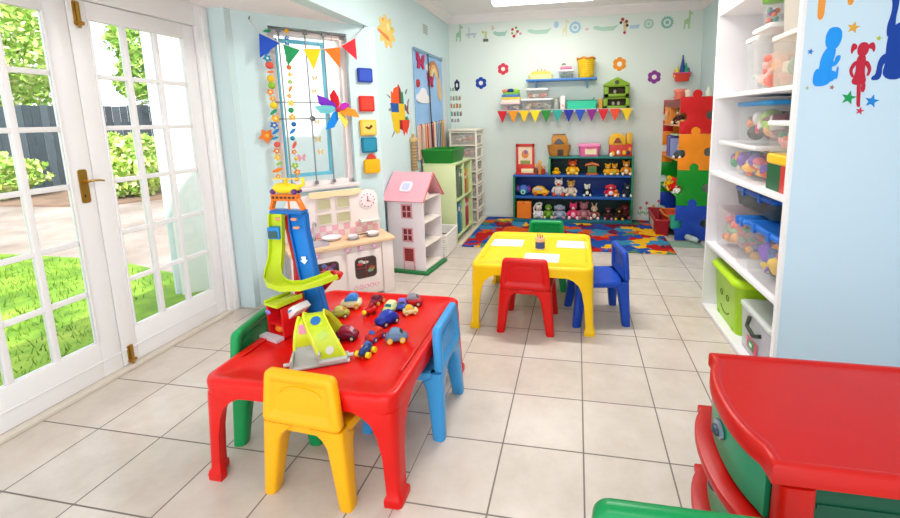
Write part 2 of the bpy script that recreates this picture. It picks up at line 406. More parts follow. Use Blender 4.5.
m = M(); pts = [(-13.6, 4.6), (-9.2, 4.9), (-8.2, 6.6), (-9.6, 8.3), (-14.6, 5.6)]; m.prism(pts, GZ-.02, GZ+.03, 'xy'); struct(m.build('ground_soil', mat('#8d7461', .95, var=.2, vscale=3)))
# washing line
t = thing('washing_line', 'rotary washing line with thin lines beside the fence', 'washing line', (-10.4, 8.2, GZ))
m = M(); m.tube([(0, 0, 0), (0, 0, 2.1)], .025); m.build('pole', mat('#9aa09f', .4, metal=.6), t)
for k in range(4):
    a = k*PI/2+.3; m = M(); m.tube([(0, 0, 1.75), (1.2*math.cos(a), 1.2*math.sin(a), 2.25)], .015); m.build('arm', mat('#9aa09f', .4, metal=.6), t)
m = M()
for q in (.4, .65, .9): m.tube([(1.2*q*math.cos(k*PI/2+.3), 1.2*q*math.sin(k*PI/2+.3), 1.75+.5*q) for k in range(4)], .006, 5, closed=True)
m.build('line', mat('#dfe8df', .6), t)
# white rendered wall of the neighbouring wing, outside the angled window
m = M(); m.at(-3.59, 1.42, GZ, rz=WA); m.box(0, 2.0, 0, .2, 0, 3.6); struct(m.build('wall_outside', mat('#f6f5f2', .9, .2)))
t = tag(M().at(-3.66, 1.47, GZ).tube([(0, 0, 0), (0, 0, 3.5)], .04, 10).build('drainpipe', mat('#c9d6dc', .5)), 'pale drainpipe on the corner of the white outside wall', 'pipe')
# ------------------------------------------------------------------ moulded plastic tables and chairs
def plas(h, rough=.32): return mat(h, rough, .35, bump=.02, bscale=250, var=.04, vscale=5)
RED, YEL, BLU, LBL, GRN = plas('#dd0d06'), plas('#ffcb06'), plas('#1448b4'), plas('#3f9fe0'), plas('#0c9a52')
DRED = plas('#d01a18')

def table(label, x, y, W, D, H, mt, rz=0, lsz=.1):
    t = thing('play_table', label, 'table', (x, y, 0), rz)
    m = M(); r = .06
    m.rings2([(rr(W-.03, D-.03, r), H-.075), (rr(W-.004, D-.004, r), H-.072), (rr(W, D, r), H-.02), (rr(W-.006, D-.006, r), H-.006), (rr(W-.024, D-.024, r), H),
              (rr(W-.07, D-.07, r-.02), H), (rr(W-.078, D-.078, r-.02), H-.006), (rr(W-.3, D-.3, r-.02), H-.006)])
    m.build('tabletop', mt, t, ang=60)
    for sx in (-1, 1):
        m = M(); m.cbox(sx*(W/2-.048), 0, H+.001, .012, D*.62, .004); m.build('ridge', mt, t, bevel=.0015)
    for sx in (-1, 1):
        for sy in (-1, 1):
            L = []
            for z, a, th, o in ((0, .070, .030, .012), (.022, .072, .031, .013), (.034, .068, .030, .010), (.044, .054, .024, .003), (.1, .055, .024, .002), (.2, .060, .024, 0), (H-.17, .076, .024, -.001), (H-.12, .098, .024, -.001), (H-.09, .132, .024, -.001), (H-.068, .18, .024, -.002)):
                b = a*1.25; r = .018+.042*(z/H)**1.5; P = [(a, 0), (a, th), (th+.008, th), (th, th+.008), (th, b), (0, b)]
                P += [(r-r*math.cos(q*PI/8), r-r*math.sin(q*PI/8)) for q in range(5)]
                cx, cy = sx*(W/2+o), sy*(D/2+o)
                L.append(([(cx-sx*u, cy-sy*v) for u, v in P], z))
            m = M(); m.rings2(L); m.build('leg', mt, t, ang=60)
    return t

def chair(label, x, y, rz, mt, s=1.0, dx=0):
    """faces local +y"""
    t = thing('child_chair', label, 'chair', (x, y, 0), rz)
    t.scale = (1.1, 1.1, 1) if s == 1 else (dx, 1, 1)
    def bp(u, v, w):  # backrest surface: u across, v up from the seat, w thickness
        return (s*u*(1-.66*v), s*(-.166+.04*v+w+.12*u*u), s*(.318+v))
    hgt, wd = .212, .319
    outer = lambda e: [bp(a, b+hgt/2, 0) for a, b in rr(wd-e, hgt-e, .045, 4)]
    def ring(e, w):
        return [bp(a, b+hgt/2, w) for a, b in rr(wd-2*e, hgt-2*e, max(.024-e*.3, .012), 5)]
    m = M(); m.loft([ring(.05, .004), ring(.044, .004), ring(.034, .016), ring(.008, .018), ring(0, .010), ring(0, -.010), ring(.008, -.018), ring(.034, -.016), ring(.044, -.004), ring(.05, -.004)])
    m.build('backrest', mt, t, ang=60)
    # finger slot recess edge near the top of the back
    m = M(); 
    for w0 in (-.0045, .0045):
        arc = [bp(.09*math.cos(a), hgt-.088+.03*math.sin(a), w0) for a in [PI*k/8 for k in range(9)]]
        m.tube(arc, .004*s, 6)
    m.build('grip_moulding', mt, t)
    m = M(); q = lambda w, d, r, cy, z: [(s*a, s*b, s*z) for a, b in rr(w, d, r, 5, 0, cy)]
    m.loft([q(.275, .28, .05, -.004, .278), q(.31, .318, .05, -.004, .282), q(.318, .325, .05, -.004, .306), q(.305, .31, .045, -.004, .318), q(.27, .275, .04, -.004, .318), q(.2, .2, .05, 0, .308)])
    m.build('seat', mt, t, ang=60)
    for sx in (-1, 1):
        for sy in (-1, 1):
            L = []
            for z, w, d in ((0, .046, .048), (.006, .050, .052), (.09, .056, .057), (.18, .063, .064), (.245, .070, .072), (.277, .086, .085), (.300, .112, .10), (.318, .135, .11)):
                ox = .18-.065*z; oy = (.186-.03*z) if sy < 0 else (.184-.09*z)
                if sy < 0 and z > .29: d = .05
                L.append([(s*a, s*b, s*z) for a, b in rr(w, d, .014, 3, sx*(ox-w/2), sy*(oy-d/2))])
            m = M(); m.loft(L); m.build('leg', mt, t, ang=60)
    return t

table('low red plastic play table covered with toy vehicles, by the french doors', -1.112, .08, .835, .93, .45, RED, 0, .105)
table('square yellow plastic play table with drawing paper on it', -.342, 1.49, .84, .89, .468, YEL, 0, .1)
chair('yellow plastic child chair tucked under the red table, its back to the camera', -1.05, -.225, R(-4), plas('#fab208'))
chair('light blue plastic child chair at the right side of the red table', -.835, .155, R(91), LBL)
chair('green plastic child chair half hidden on the door side of the red table', -1.41, .01, R(-80), GRN)
chair('red plastic child chair with its back to the camera at the yellow table', -.372, 1.195, R(-2), RED)
chair('deep blue plastic child chair at the right side of the yellow table', .105, 1.37, R(101), BLU)
chair('green plastic child chair on the rug side of the yellow table', -.31, 1.955, R(180), GRN)
chair('green plastic child chair in the front corner, only the top of its back in view', .20, -1.12, R(180.5), plas('#008a4a'), 1.28, 1.12)

# ------------------------------------------------------------------ big red and green drawer chest
def chest():
    D0 = plas('#c00b02', .36); G0 = plas('#129066', .3); G1 = plas('#0b4a34', .35)
    t = thing('drawer_chest', 'large red and green plastic drawer chest with bowed drawers in the front right corner', 'drawers', (.388, -.555, 0))
    # local x away from the drawers' front, local y along the front
    HY, X1, H = .235, .62, .70
    def front(b, ext=0., n=16, hy=HY, flat=.05):
        P = []
        for i in range(n+1):
            y = -hy+2*hy*i/n; c = max(0, 1-(abs(y)/(hy-flat))**2.2) if abs(y) < hy-flat else 0
            P.append((-b*(c**.8)-ext, y))
        return P
    def outline(b, ext, hy=HY, x1=X1): return list(reversed(front(b, ext, hy=hy))) + [(x1*.33, -hy), (x1*.66, -hy), (x1-.03, -hy), (x1, -hy+.03), (x1, hy-.03), (x1-.03, hy), (x1*.66, hy), (x1*.33, hy)]
    def scale(P, k, c=(.28, 0)): return [(c[0]+(a-c[0])*k, c[1]+(b_-c[1])*k) for a, b_ in P]
    def ring(e):
        P = [(x+e, y) for x, y in front(.042, 0, n=18, hy=HY-e)]
        return list(reversed(P+[(.2, HY-e), (.4, HY-e), (X1-.03, HY-e), (X1-e, HY-.03), (X1-e, 0), (X1-e, -HY+.03), (X1-.03, -HY+e), (.4, -HY+e), (.2, -HY+e)]))
    m = M(); m.rings2([(ring(.006), H-.05), (ring(0), H-.046), (ring(0), H-.008), (ring(.007), H), (ring(.02), H), (ring(.027), H-.006), (ring(.0275), H-.006)])
    m.build('top', D0, t, ang=50)
    m = M()  # rear panel, floor, base
    m.box(.02, X1-.012, -HY+.03, HY-.03, .03, .05); m.box(X1-.035, X1-.02, -HY+.03, HY-.03, .03, H-.05); m.build('carcass', G1, t)
    for sy in (-1, 1):
        m = M(); m.box(.05, X1-.05, sy*(HY-.022)-.006, sy*(HY-.022)+.006, .05, H-.05)
        for z in (.15, .3, .45, .6): m.cbox(.33, sy*(HY-.015), z, .46, .006, .012)
        p = m.build('side_panel', G1, t)
    for sx, x in ((0, .055), (1, X1-.05)):
        for sy in (-1, 1):
            m = M(); m.rings2([(rr(.082, .046, .02, 4, x, sy*(HY-.02)), .0), (rr(.082, .046, .02, 4, x, sy*(HY-.02)), H-.05)]); m.build('corner_post', D0, t)
    for k, (z, zt) in enumerate(((.525, .655), (.305, .488), (.085, .268))):
        d = M(); b = .038; P = front(b, -.008, hy=HY-.045, flat=.012)
        poly = P + [(.02, HY-.045), (.02, -HY+.045)]
        d.prism(poly, z, zt, 'xy')
        dr = d.build('drawer', G0, t, ang=40)
        if k:
            q = M(); P2 = front(.048, .028, hy=HY-.004, flat=.03); P3 = [(a+.075, b_) for a, b_ in reversed(P2)]
            q.prism(P2+P3, zt-.004, zt+.024, 'xy'); q.build('lip', D0, dr, bevel=.006)
        z = zt-.195 if k else z-.06
        h = M(); h.at(-b+.008, 0, z+.135, rz=PI/2)
        h.loft([[(a*.034, -.004*sg+off, c_*.022) for a, c_ in circ(1, 14)] for sg, off in ((1, .006), (1, .014))])
        h.m(1).ell(0, .012, -.004, .022, .012, .012)
        q = h.build('handle', [mat('#7f8fa0', .3), mat('#2a3a4a', .35)], dr); q['label'] = 'small grey finger pull'
    for sx in (.05, X1-.05):
        for sy in (-1, 1): m = M(); m.lathe([(.02, 0), (.024, .02), (.02, .03)], 12, sx, sy*(HY-.03)); m.build('foot', mat('#1b1b1b', .5), t)
chest()

# ------------------------------------------------------------------ paper and pencils on the yellow table
PAPER = mat('#fbf4f2', .6)
tt = .4635
for x, y, r_, lab in ((-.585, 1.60, R(1), 'blank white drawing paper on the left of the yellow table'), (-.065, 1.615, R(-2), 'blank white drawing paper on the right of the yellow table'), (-.285, 1.26, R(-1), 'blank white drawing paper behind the red chair on the yellow table')):
    m = M(); m.box(-.126, .126, -.092, .092, 0, .0015); tag(m.build('drawing_paper', PAPER, None, (x, y, tt), r_), lab, 'paper', 'drawing paper on the yellow table')
m = M(); m.lathe([(.034, 0), (.036, .002), (.037, .085), (.033, .085), (.031, .01), (.001, .008)], 20)
cup = thing('pencil_cup', 'small blue and white pencil cup standing on the yellow table', 'cup', (-.313, 1.475, tt)); m.build('cup_body', mat('#e7e6e4', .35), cup)
m = M(); m.loft([[(r_*math.cos(2*PI*k/24), r_*math.sin(2*PI*k/24), z) for k in range(24)] for r_, z in ((.0372, .008), (.0378, .06))], caps=False); b = m.build('band', mat('#22468f', .35), cup); b['label'] = 'dark blue wrap-around band'
m = M(); m.lathe([(.0376, .06), (.039, .062), (.039, .085), (.0365, .087)], 20); m.build('rim', mat('#e8b48c', .4), cup)
for k, (h, lab) in enumerate((('#c3392c', 'red colouring pencil in the cup'), ('#5b2a1c', 'brown colouring pencil in the cup'), ('#e46a28', 'orange colouring pencil in the cup'), ('#7c1f2c', 'dark crimson colouring pencil in the cup'))):
    a = k*1.6; m = M(); dx, dy = .012*math.cos(a), .012*math.sin(a)
    p = thing('colouring_pencil', lab, 'pencil', (-.313, 1.475, tt), 0, 'colouring pencils in the cup')
    m.tube([(dx*.5, dy*.5, .012), (dx*1.6, dy*1.6, .108+.004*k)], .0045, 6); m.build('shaft', mat(h, .4), p)
    m = M(); m.tube([(dx*1.6, dy*1.6, .108+.004*k), (dx*1.75, dy*1.75, .122+.004*k)], .0045, 6, r2=.001); m.build('tip', mat('#d9b58a', .6), p)
# ------------------------------------------------------------------ wooden toy kitchen
CREAM, WOODL, PINK = mat('#f6e7e2', .45), mat('#f2cda4', .45, var=.08, vscale=12), mat('#e9a3b5', .45)
DARK = mat('#3b3634', .3); CHROME = mat('#c9ccd2', .2, metal=.9)
k = thing('toy_kitchen', 'cream wooden toy kitchen with oven, clock and pink tiles below the window', 'toy kitchen', (-1.576, 1.594, 0), R(45))
KW, KD = -.80, .33
m = M(); m.box(KW, -.10, .012, KD, .02, .455); m.box(-.098, -.004, 0, KD, .0, .46); m.box(KW-.0, KW+.09, 0, KD, 0, .46)
m.build('cabinet', CREAM, k, bevel=.004)
m = M(); m.box(KW-.012, .014, -.018, KD, .46, .49); m.build('counter', WOODL, k, bevel=.006)
m = M()
top = [(KW+.01, .49), (0-.005, .49), (.0-.005, .56), (-.015, .66), (-.012, .80), (-.04, .85), (-.09, .865), (-.15, .86), (-.19, .885), (-.56, .885), (-.60, .86), (-.68, .865), (-.74, .85), (KW+.03, .80), (KW+.02, .66)]
m.prism(top, KD-.03, KD-.012); m.build('back_panel', CREAM, k, bevel=.003)
PANE = mat('#c9c29a', .25)
for a, b in ((-.522, -.425), (-.365, -.268)):
    for z0, z1 in ((.612, .69), (.738, .815)):
        m = M(); m.box(a, b, KD-.036, KD-.031, z0, z1); p = m.build('window_pane', PANE, k)
        f = M(); f.box(a-.008, a, KD-.042, KD-.03, z0, z1); f.box(b, b+.008, KD-.042, KD-.03, z0, z1); f.box(a-.008, b+.008, KD-.042, KD-.03, z1, z1+.008); f.box(a-.008, b+.008, KD-.042, KD-.03, z0-.008, z0); f.build('pane_frame', mat('#e4d6c8', .5), p)
m = M(); sc = [(-.585, .885), (-.585, .845)] + [(-.585+.42*i/12, .845-.012*abs(math.sin(PI*i/3*.5*1.0+.2))) for i in range(1, 12)] + [(-.165, .845), (-.165, .885)]
m.prism(sc, KD-.055, KD-.031); m.build('valance', mat('#fbe3b4', .5), k)
m = M(); m.at(-.105, KD-.031, .77, rx=PI/2); m.lathe([(.074, 0), (.074, .006), (.07, .008)], 28); ck = m.build('clock_face', mat('#fbeff0', .5), k)
m = M()
for i in range(12): a = i*PI/6; m.cbox(-.105+.058*math.cos(a), KD-.0405, .77+.058*math.sin(a), .009, .003, .009)
m.build('hour_marks', mat('#c05a76', .5), ck)
m = M(); m.at(-.105, KD-.043, .77, rx=0); m.prism([(-.004, -.01), (.004, -.01), (.003, .04), (-.003, .04)], -.002, .001); m.prism([(-.012, .004), (-.01, -.004), (.03, -.016), (.03, -.012)], -.002, .001); m.build('clock_hands', mat('#d94a68', .5), ck)
m = M(); m.box(-.19, -.012, KD-.085, KD-.03, .585, .597); m.box(-.19, -.178, KD-.085, KD-.03, .597, .612); m.build('shelf', mat('#dfe6dd', .5), k, bevel=.003)
m = M()
for i in range(15):
    for j in range(2):
        if (i+j) % 2 == 0: m.box(KW+.03+i*.05, KW+.08+i*.05, KD-.034, KD-.029, .495+j*.048, .543+j*.048)
m.build('tiles', mat('#eeb3bf', .4), k)
for t_, nm in ((-.39, 'oven_door'), (-.695, 'cupboard_door')):
    m = M(); w = .285 if nm == 'oven_door' else .29
    m.box(t_, t_+w-.004, .0, .014, .035, .405); d = m.build(nm, CREAM, k, bevel=.003)
    cx = t_+w*.51; m = M(); m.m(0); wz = .265 if nm == 'oven_door' else .31; wh = .165 if nm == 'oven_door' else .10
    m.prism(rr(.165, wh, .03, 5, cx, wz), -.003, .002); p = m.build('door_window', mat('#4a2f2e', .2), d)
    m = M(); m.prism(rr(.18, wh+.016, .036, 5, cx, wz), -.0005, .001); m.build('window_rim', mat('#4d4a3e', .4), p)
    m = M(); q = random.Random(3 if nm == 'oven_door' else 4)
    for i in range(7):
        m.mi = q.randrange(4); m.prism(circ(.016+.012*q.random(), 9, cx-.055+.11*q.random(), wz-.4*wh+.8*wh*q.random(), .008+.01*q.random()), -.0045, -.002)
    if nm == 'oven_door': m.mi = 4; m.cbox(cx, -.004, wz, .165, .002, .007); m.cbox(cx, -.004, wz, .006, .002, wh)
    pal = ['#c3342c', '#d9d8cf', '#7fa08c', '#b9ab56', '#8c2a26'] if nm == 'oven_door' else ['#3d55a8', '#6f7cc0', '#b04a58', '#567e92', '#3d55a8']
    m.build('painted_shapes', [mat(c, .4) for c in pal], p)
    if nm == 'oven_door':
        m = M()
        for i in range(5): m.at(t_+.055+i*.044, 0, .105, rx=PI/2); m.tube([(.016*math.cos(a*PI/5), .016*math.sin(a*PI/5), .0) for a in range(10)], .005, 6, closed=True)
        m.build('flower_border', mat('#f0b9c4', .5), d)
    else:
        m = M().at(t_+.02, 0, .38, rx=PI/2); m.ell(0, 0, .012, .012); m.build('knob', PINK, d)
for x in (-.62, -.385, -.278, -.168):
    m = M().at(x, 0, .437, rx=PI/2); m.lathe([(.012, -.012), (.012, .006), (.021, .008), (.021, .02), (.016, .024)], 16); kn = m.build('knob', mat('#dba6c0', .4), k)
    m = M().at(x, -.0245, .437, rx=PI/2); m.lathe([(.006, 0), (.005, .002)], 10); m.build('knob_centre', mat('#f4e2ea', .4), kn)
m = M(); m.rings2([(rr(.26, .2, .05, 5, -.63, .13), .4905), (rr(.26, .2, .05, 5, -.63, .13), .497), (rr(.23, .17, .04, 5, -.63, .13), .497), (rr(.21, .15, .04, 5, -.63, .13), .4925)]); m.build('sink', mat('#d7d4dc', .25, metal=.5), k)
m = M(); m.tube([(-.575, .25, .49), (-.575, .25, .62), (-.575, .235, .645), (-.575, .19, .65), (-.575, .17, .635)], .010); m.ell(-.60, .25, .51, .018, .012, .018); m.build('tap', CHROME, k, ang=60)
m = M().at(-.635, KD-.04, .755); m.tube([(0, 0, 0), (0, -.02, 0)], .006); m.tube([(.018*math.cos(a*PI/6), -.02, .018*math.sin(a*PI/6)-.018) for a in range(12)], .004, 6, closed=True); m.build('hook', mat('#8fb2e6', .4), k)
m = M()
for x in (-.30, -.135): m.rings2([(circ(.05, 20, x, .11), .4905), (circ(.05, 20, x, .11), .493)])
m.build('hob_ring', mat('#8e8a8a', .4), k)
def kpt(x, y, z): c = math.sqrt(.5); return (-1.576+c*(x-y), 1.594+c*(x+y), z)
def plate(name, label, x, y, z, r, h, col, cat, grp=None):
    t = thing(name, label, cat, kpt(x, y, z), R(45), grp)
    m = M(); m.lathe([(r*.6, 0), (r*.66, .004), (r, h), (r*.97, h+.003), (r*.62, .007), (.001, .006)], 24); m.build('bowl_body', mat(col, .25), t)
    m = M(); m.tube([(r*.985*math.cos(a*PI/12), r*.985*math.sin(a*PI/12), h+.001) for a in range(24)], .003, 5, closed=True); m.build('rim', mat('#cbb8c8', .3), t)
    return t
plate('toy_plate', 'wide white toy plate on the kitchen counter beside the tap', -.45, .20, .4905, .085, .024, '#f8f5f8', 'plate')
t = plate('toy_pan', 'small toy pan with a dark rim on the middle of the kitchen counter', -.30, .11, .4935, .05, .028, '#ece7ec', 'pan'); m = M(); m.tube([(.045, 0, .026), (.12, -.02, .034)], .006); m.build('handle', DARK, t)
t = plate('toy_pan', 'wider toy pan on the right hob ring of the toy kitchen', -.135, .12, .4935, .062, .026, '#f3eee9', 'pan'); m = M(); m.tube([(-.058, 0, .024), (-.13, -.02, .03)], .006); m.build('handle', mat('#5a4a48', .4), t)

# ------------------------------------------------------------------ dollhouse
DW, DP = mat('#f8eff3', .5), mat('#eda5b3', .5)
d = thing('dollhouse', 'tall white dollhouse with a pink roof on a green base', 'dollhouse', (-1.62, 2.226, 0), R(-7)); d.scale = (1, 1, .955)
m = M(); m.box(-.205, .235, -.235, .215, 0, .03); m.build('base', mat('#1f7a3f', .5), d, bevel=.003)
x0, x1, y0, y1, hz = -.195, .195, -.195, .195, .75
m = M(); m.box(x0, x0+.012, y0, y1, .03, hz); m.box(x0, x1, y0, y0+.012, .03, hz); m.build('front_wall', DW, d)
m = M(); m.box(x0, x1, y1-.012, y1, .03, hz); m.build('back_wall', DW, d)
for z in (.035, .27, .51, .745):
    m = M(); m.box(x0+.01, x1, y0+.012, y1-.012, z, z+.012); m.build('floor_board', mat('#f4e9dc', .5), d)
# ridge runs along x, gable ends face +x
m = M()
for s in (-1, 1):
    a = Vector((0, s*.23, .735)); b = Vector((0, 0, .985)); n_ = Vector((0, s*.74, .68)).normalized()*.014
    m.prism([(a.y, a.z), (b.y, b.z), (b.y+0, b.z+.02), (a.y+n_.y, a.z+n_.z)], x0-.025, x1+.02, 'yz')
m.build('roof', mat('#f0aab6', .5), d)
m = M(); m.prism([(-.19, .757), (.19, .757), (0, .965)], x0+.0, x0+.012, 'yz'); m.prism([(-.10, .757), (.10, .757), (0, .875)], x1-.09, x1-.08, 'yz'); m.build('gable', DW, d)
m = M(); m.tube([(x1+.02, -.225, .742), (x1+.02, 0, 1.0), (x1+.02, .225, .742)], .008, 6); m.build('gable_trim', mat('#e36f6a', .5), d)
m = M(); nn = Vector((0, -.25, -.0)); m.at(-.02, -.118, .875, rx=-math.atan2(.25, .23)*1+0); 
m.X = Matrix.Translation((-.01, -.125, .868)) @ Matrix.Rotation(math.atan2(.25, .23), 4, 'X'); m.prism(rr(.12, .12, .03, 4), .0, .012, 'xy'); p = m.build('roof_window', mat('#f4e3ea', .3), d)
m = M(); m.X = Matrix.Translation((-.01, -.125, .868)) @ Matrix.Rotation(math.atan2(.25, .23), 4, 'X'); m.prism(rr(.075, .075, .01, 3), .0, .0145, 'xy'); m.build('pane', mat('#c9cdec', .2), p)
def dwin(cx, cz, w, h, door=False):
    m = M(); yq = y0-.008; b = .014
    m.box(cx-w/2, cx-w/2+b, yq, y0, cz-h/2, cz+h/2); m.box(cx+w/2-b, cx+w/2, yq, y0, cz-h/2, cz+h/2); m.box(cx-w/2, cx+w/2, yq, y0, cz+h/2-b, cz+h/2)
    if not door: m.box(cx-w/2, cx+w/2, yq, y0, cz-h/2, cz-h/2+b); m.box(cx-.005, cx+.005, yq, y0, cz-h/2, cz+h/2); m.box(cx-w/2, cx+w/2, yq, y0, cz-.005, cz+.005)
    p = m.build('door_frame' if door else 'window_frame', DP, d, bevel=.002)
    m = M(); zb = cz-h/2 if not door else cz-.03
    m.box(cx-w/2+b, cx+w/2-b, y0-.003, y0+.001, zb, cz+h/2-b); m.build('pane', mat('#7a2a2c' if not door else '#a03a36', .25), p)
    if door: m = M(); m.box(cx-w/2+b, cx+w/2-b, y0-.005, y0, cz-h/2, zb); m.build('door_panel', mat('#f3cfd6', .5), p)
dwin(.02, .635, .115, .145); dwin(.02, .395, .115, .145); dwin(.025, .15, .125, .235, True)

# ------------------------------------------------------------------ white woven basket behind the dollhouse
b = thing('storage_basket', 'white woven storage basket on the floor behind the dollhouse', 'basket', (-1.55, 2.70, 0), R(0))
m = M(); W_, D_, H_ = .32, .44, .25
m.rings2([(rr(W_-.03, D_-.03, .03), 0), (rr(W_, D_, .03), H_), (rr(W_-.02, D_-.02, .025), H_), (rr(W_-.045, D_-.045, .02), .015)]); m.build('basket_body', mat('#f0e9e2', .7), b)
m = M()
for z in [.02+i*.027 for i in range(9)]:
    e = (W_-.03+.03*z/H_, D_-.03+.03*z/H_); m.tube([(x, y, z) for x, y in rr(e[0]+.004, e[1]+.004, .03)], .009, 6, closed=True)
m.build('weave', mat('#f3ede6', .7), b)
m = M(); m.tube([(x, y, H_) for x, y in rr(W_+.0, D_+.0, .03)], .012, 6, closed=True); m.build('rim', mat('#efe6df', .7), b)
t = tag(M().rbox(.2, .05, 0, .2, .01).build('dark_book', mat('#4a3a32', .6), None, (-1.52, 2.68, .016), R(4)), 'dark brown book standing inside the white woven basket', 'book')

# ------------------------------------------------------------------ pale green shelf unit with folders
SG = mat('#cfe0a0', .45, var=.04)
g = thing('shelf_unit', 'pale green wooden shelf unit along the left wall', 'shelf', (-1.63, 3.45, 0))
gx0, gx1, gy0, gy1, gz = -.2, .2, -.4, .4, .95
m = M(); m.box(gx0, gx1, gy0, gy0+.022, 0, gz-.022); m.build('side_panel', mat('#d9e3ae', .45), g, bevel=.002)
m = M(); m.box(gx0, gx1, gy1-.022, gy1, 0, gz-.022); m.build('side_panel', SG, g, bevel=.002)
m = M(); m.box(gx0, gx1, gy0, gy1, gz-.022, gz); m.build('top_board', mat('#d6e4aa', .45), g, bevel=.002)
m = M(); m.box(gx0, gx0+.01, gy0, gy1, .03, gz-.022); m.build('back_panel', mat('#b9cb8c', .5), g)
for z in (.05, .49): m = M(); m.box(gx0+.01, gx1, gy0+.022, gy1-.022, z, z+.022); m.build('shelf', SG, g, bevel=.002)
m = M(); m.box(gx0+.01, gx1-.002, -.011, .011, .072, gz-.022); m.build('divider', SG, g, bevel=.002)
def book(label, y, z, w, h, col, d=.28, x=-1.45, grp='folders and books in the green shelf unit'):
    t = thing('picture_book', label, 'book', (x, y, z), 0, grp)
    m = M(); m.box(-d, 0, -w/2, w/2, 0, h); m.build('cover', mat(col, .45, var=.25, vscale=30), t, bevel=.002)
    m = M(); m.box(-d+.004, .0015, -w/2+.004, w/2-.004, h*.72, h*.84); m.build('spine_band', mat('#e8ddc8', .5), t)
book('thick teal folder at the near end of the lower green shelf', 3.12, .073, .07, .36, '#3d8f7a')
book('blue patterned folder in the lower green shelf', 3.24, .073, .08, .39, '#2f78a0')
book('slim teal book beside the blue folder in the lower green shelf', 3.33, .073, .05, .33, '#5aa79c')
book('crimson folder at the far end of the lower green shelf', 3.56, .073, .07, .38, '#b02d3f')
book('second crimson folder against the divider in the lower green shelf', 3.66, .073, .06, .36, '#c23a4c')
book('grey patterned picture book in the upper green shelf', 3.30, .513, .06, .36, '#6f7f6c')
book('dark green picture book in the upper green shelf', 3.38, .513, .05, .34, '#4f7052')
book('red and orange box file in the far upper green shelf', 3.58, .513, .08, .27, '#cf5a35')
book('yellow picture book in the far upper green shelf', 3.70, .513, .06, .31, '#c9b14a')
GB = mat('#0d7a1e', .4)
t = thing('storage_crate', 'dark green open crate on top of the pale green shelf unit', 'crate', (-1.64, 3.30, .951), R(-3))
m = M(); m.rings2([(rr(.34, .44, .02), 0), (rr(.38, .5, .02), .155), (rr(.345, .465, .015), .155), (rr(.31, .41, .015), .012)]); m.build('crate_body', GB, t)
m = M(); m.tube([(x, y, .155) for x, y in rr(.37, .49, .02)], .012, 6, closed=True); m.build('rim', mat('#118a26', .4), t)
t2 = tag(M().rbox(.2, .26, 0, .05, .02).build('wooden_puzzle', mat('#d8c79a', .6), None, (-1.64, 3.32, .967), R(8)), 'cream wooden puzzle board lying in the dark green crate', 'puzzle')
# clear drawer tower
MILK = clear_mat('milky_plastic', '#f7efe6', .26, .35)
t = thing('drawer_tower', 'tall tower of clear plastic drawers in the far left corner', 'drawers', (-1.57, 4.15, 0))
m = M()
for sx in (-1, 1):
    for sy in (-1, 1): m.box(sx*.18-.012, sx*.18+.012, sy*.185-.012, sy*.185+.012, 0, 1.31)
for i in range(8): m.box(-.19, .19, -.195, .195, .016+i*.18, .034+i*.18)
m.box(-.19, -.18, -.19, .19, 0, 1.31)
m.build('frame', mat('#efe7d6', .4), t, bevel=.002)
m = M(); m.rbox(.42, .42, 1.3, 1.33, .02); m.build('top_board', mat('#f1ead8', .4), t)
for i in range(7):
    z = .034+i*.18; m = M(); m.rings2([(rr(.33, .34, .02), z), (rr(.35, .36, .02), z+.14), (rr(.34, .35, .018), z+.14), (rr(.32, .33, .018), z+.006)]); dr = m.build('drawer', MILK, t)
    m = M(); m.box(.175, .19, -.16, .16, z+.125, z+.145); m.build('pull', mat('#f7f1e6', .4), dr, bevel=.003)
    q = random.Random(40+i); m = M()
    for j in range(26): m.mi = q.randrange(5); m.ell(q.uniform(-.11, .13), q.uniform(-.12, .12), z+.04+q.uniform(0, .05), .025+.02*q.random(), .025+.02*q.random(), .025, 8, 6)
    tag(m.build('craft_pieces', [mat(c, .5) for c in ('#d9643a', '#d94a60', '#e9e0d0', '#8c6b4a', '#e08c9a')], None, (-1.57, 4.15, .004)), 'coloured craft bits heaped in clear drawer number %d from the floor' % (i+1), 'craft pieces', 'craft bits in the clear drawers', 'stuff')
# ------------------------------------------------------------------ jigsaw rug
n = NT('jigsaw_rug')
v = n.nt.nodes.new('ShaderNodeTexVoronoi'); v.voronoi_dimensions = '2D'; v.inputs['Scale'].default_value = 6.4
ns = n.nt.nodes.new('ShaderNodeTexNoise'); ns.inputs['Scale'].default_value = 9; ns.inputs['Detail'].default_value = 1
n.nt.links.new(n.tc.outputs['Object'], ns.inputs['Vector'])
ad = n.nt.nodes.new('ShaderNodeVectorMath'); ad.operation = 'MULTIPLY_ADD'; ad.inputs[1].default_value = (.3, .3, 0)
n.nt.links.new(ns.outputs['Color'], ad.inputs[0]); n.nt.links.new(n.tc.outputs['Object'], ad.inputs[2]); n.nt.links.new(ad.outputs[0], v.inputs['Vector'])
sc = n.nt.nodes.new('ShaderNodeSeparateColor'); n.nt.links.new(v.outputs['Color'], sc.inputs[0])
col = n.ramp(sc.outputs[0], [(0, '#b3201d'), (.2, '#e8b020'), (.31, '#1f4f9e'), (.5, '#cf581a'), (.61, '#3a82a8'), (.74, '#6e2034'), (.86, '#587f58'), (.93, '#2a3f8a')], True)
n.put(n.b.inputs['Base Color'], col); n.b.inputs['Roughness'].default_value = .95; n.b.inputs['Specular IOR Level'].default_value = .1
m = M(); m.rbox(2.36, 1.50, 0, .012, .01, .004); tag(m.build('rug', n.mt, None, (-.165, 3.66, .001)), 'bright multicoloured jigsaw-patterned rug before the toy bookcase', 'rug')

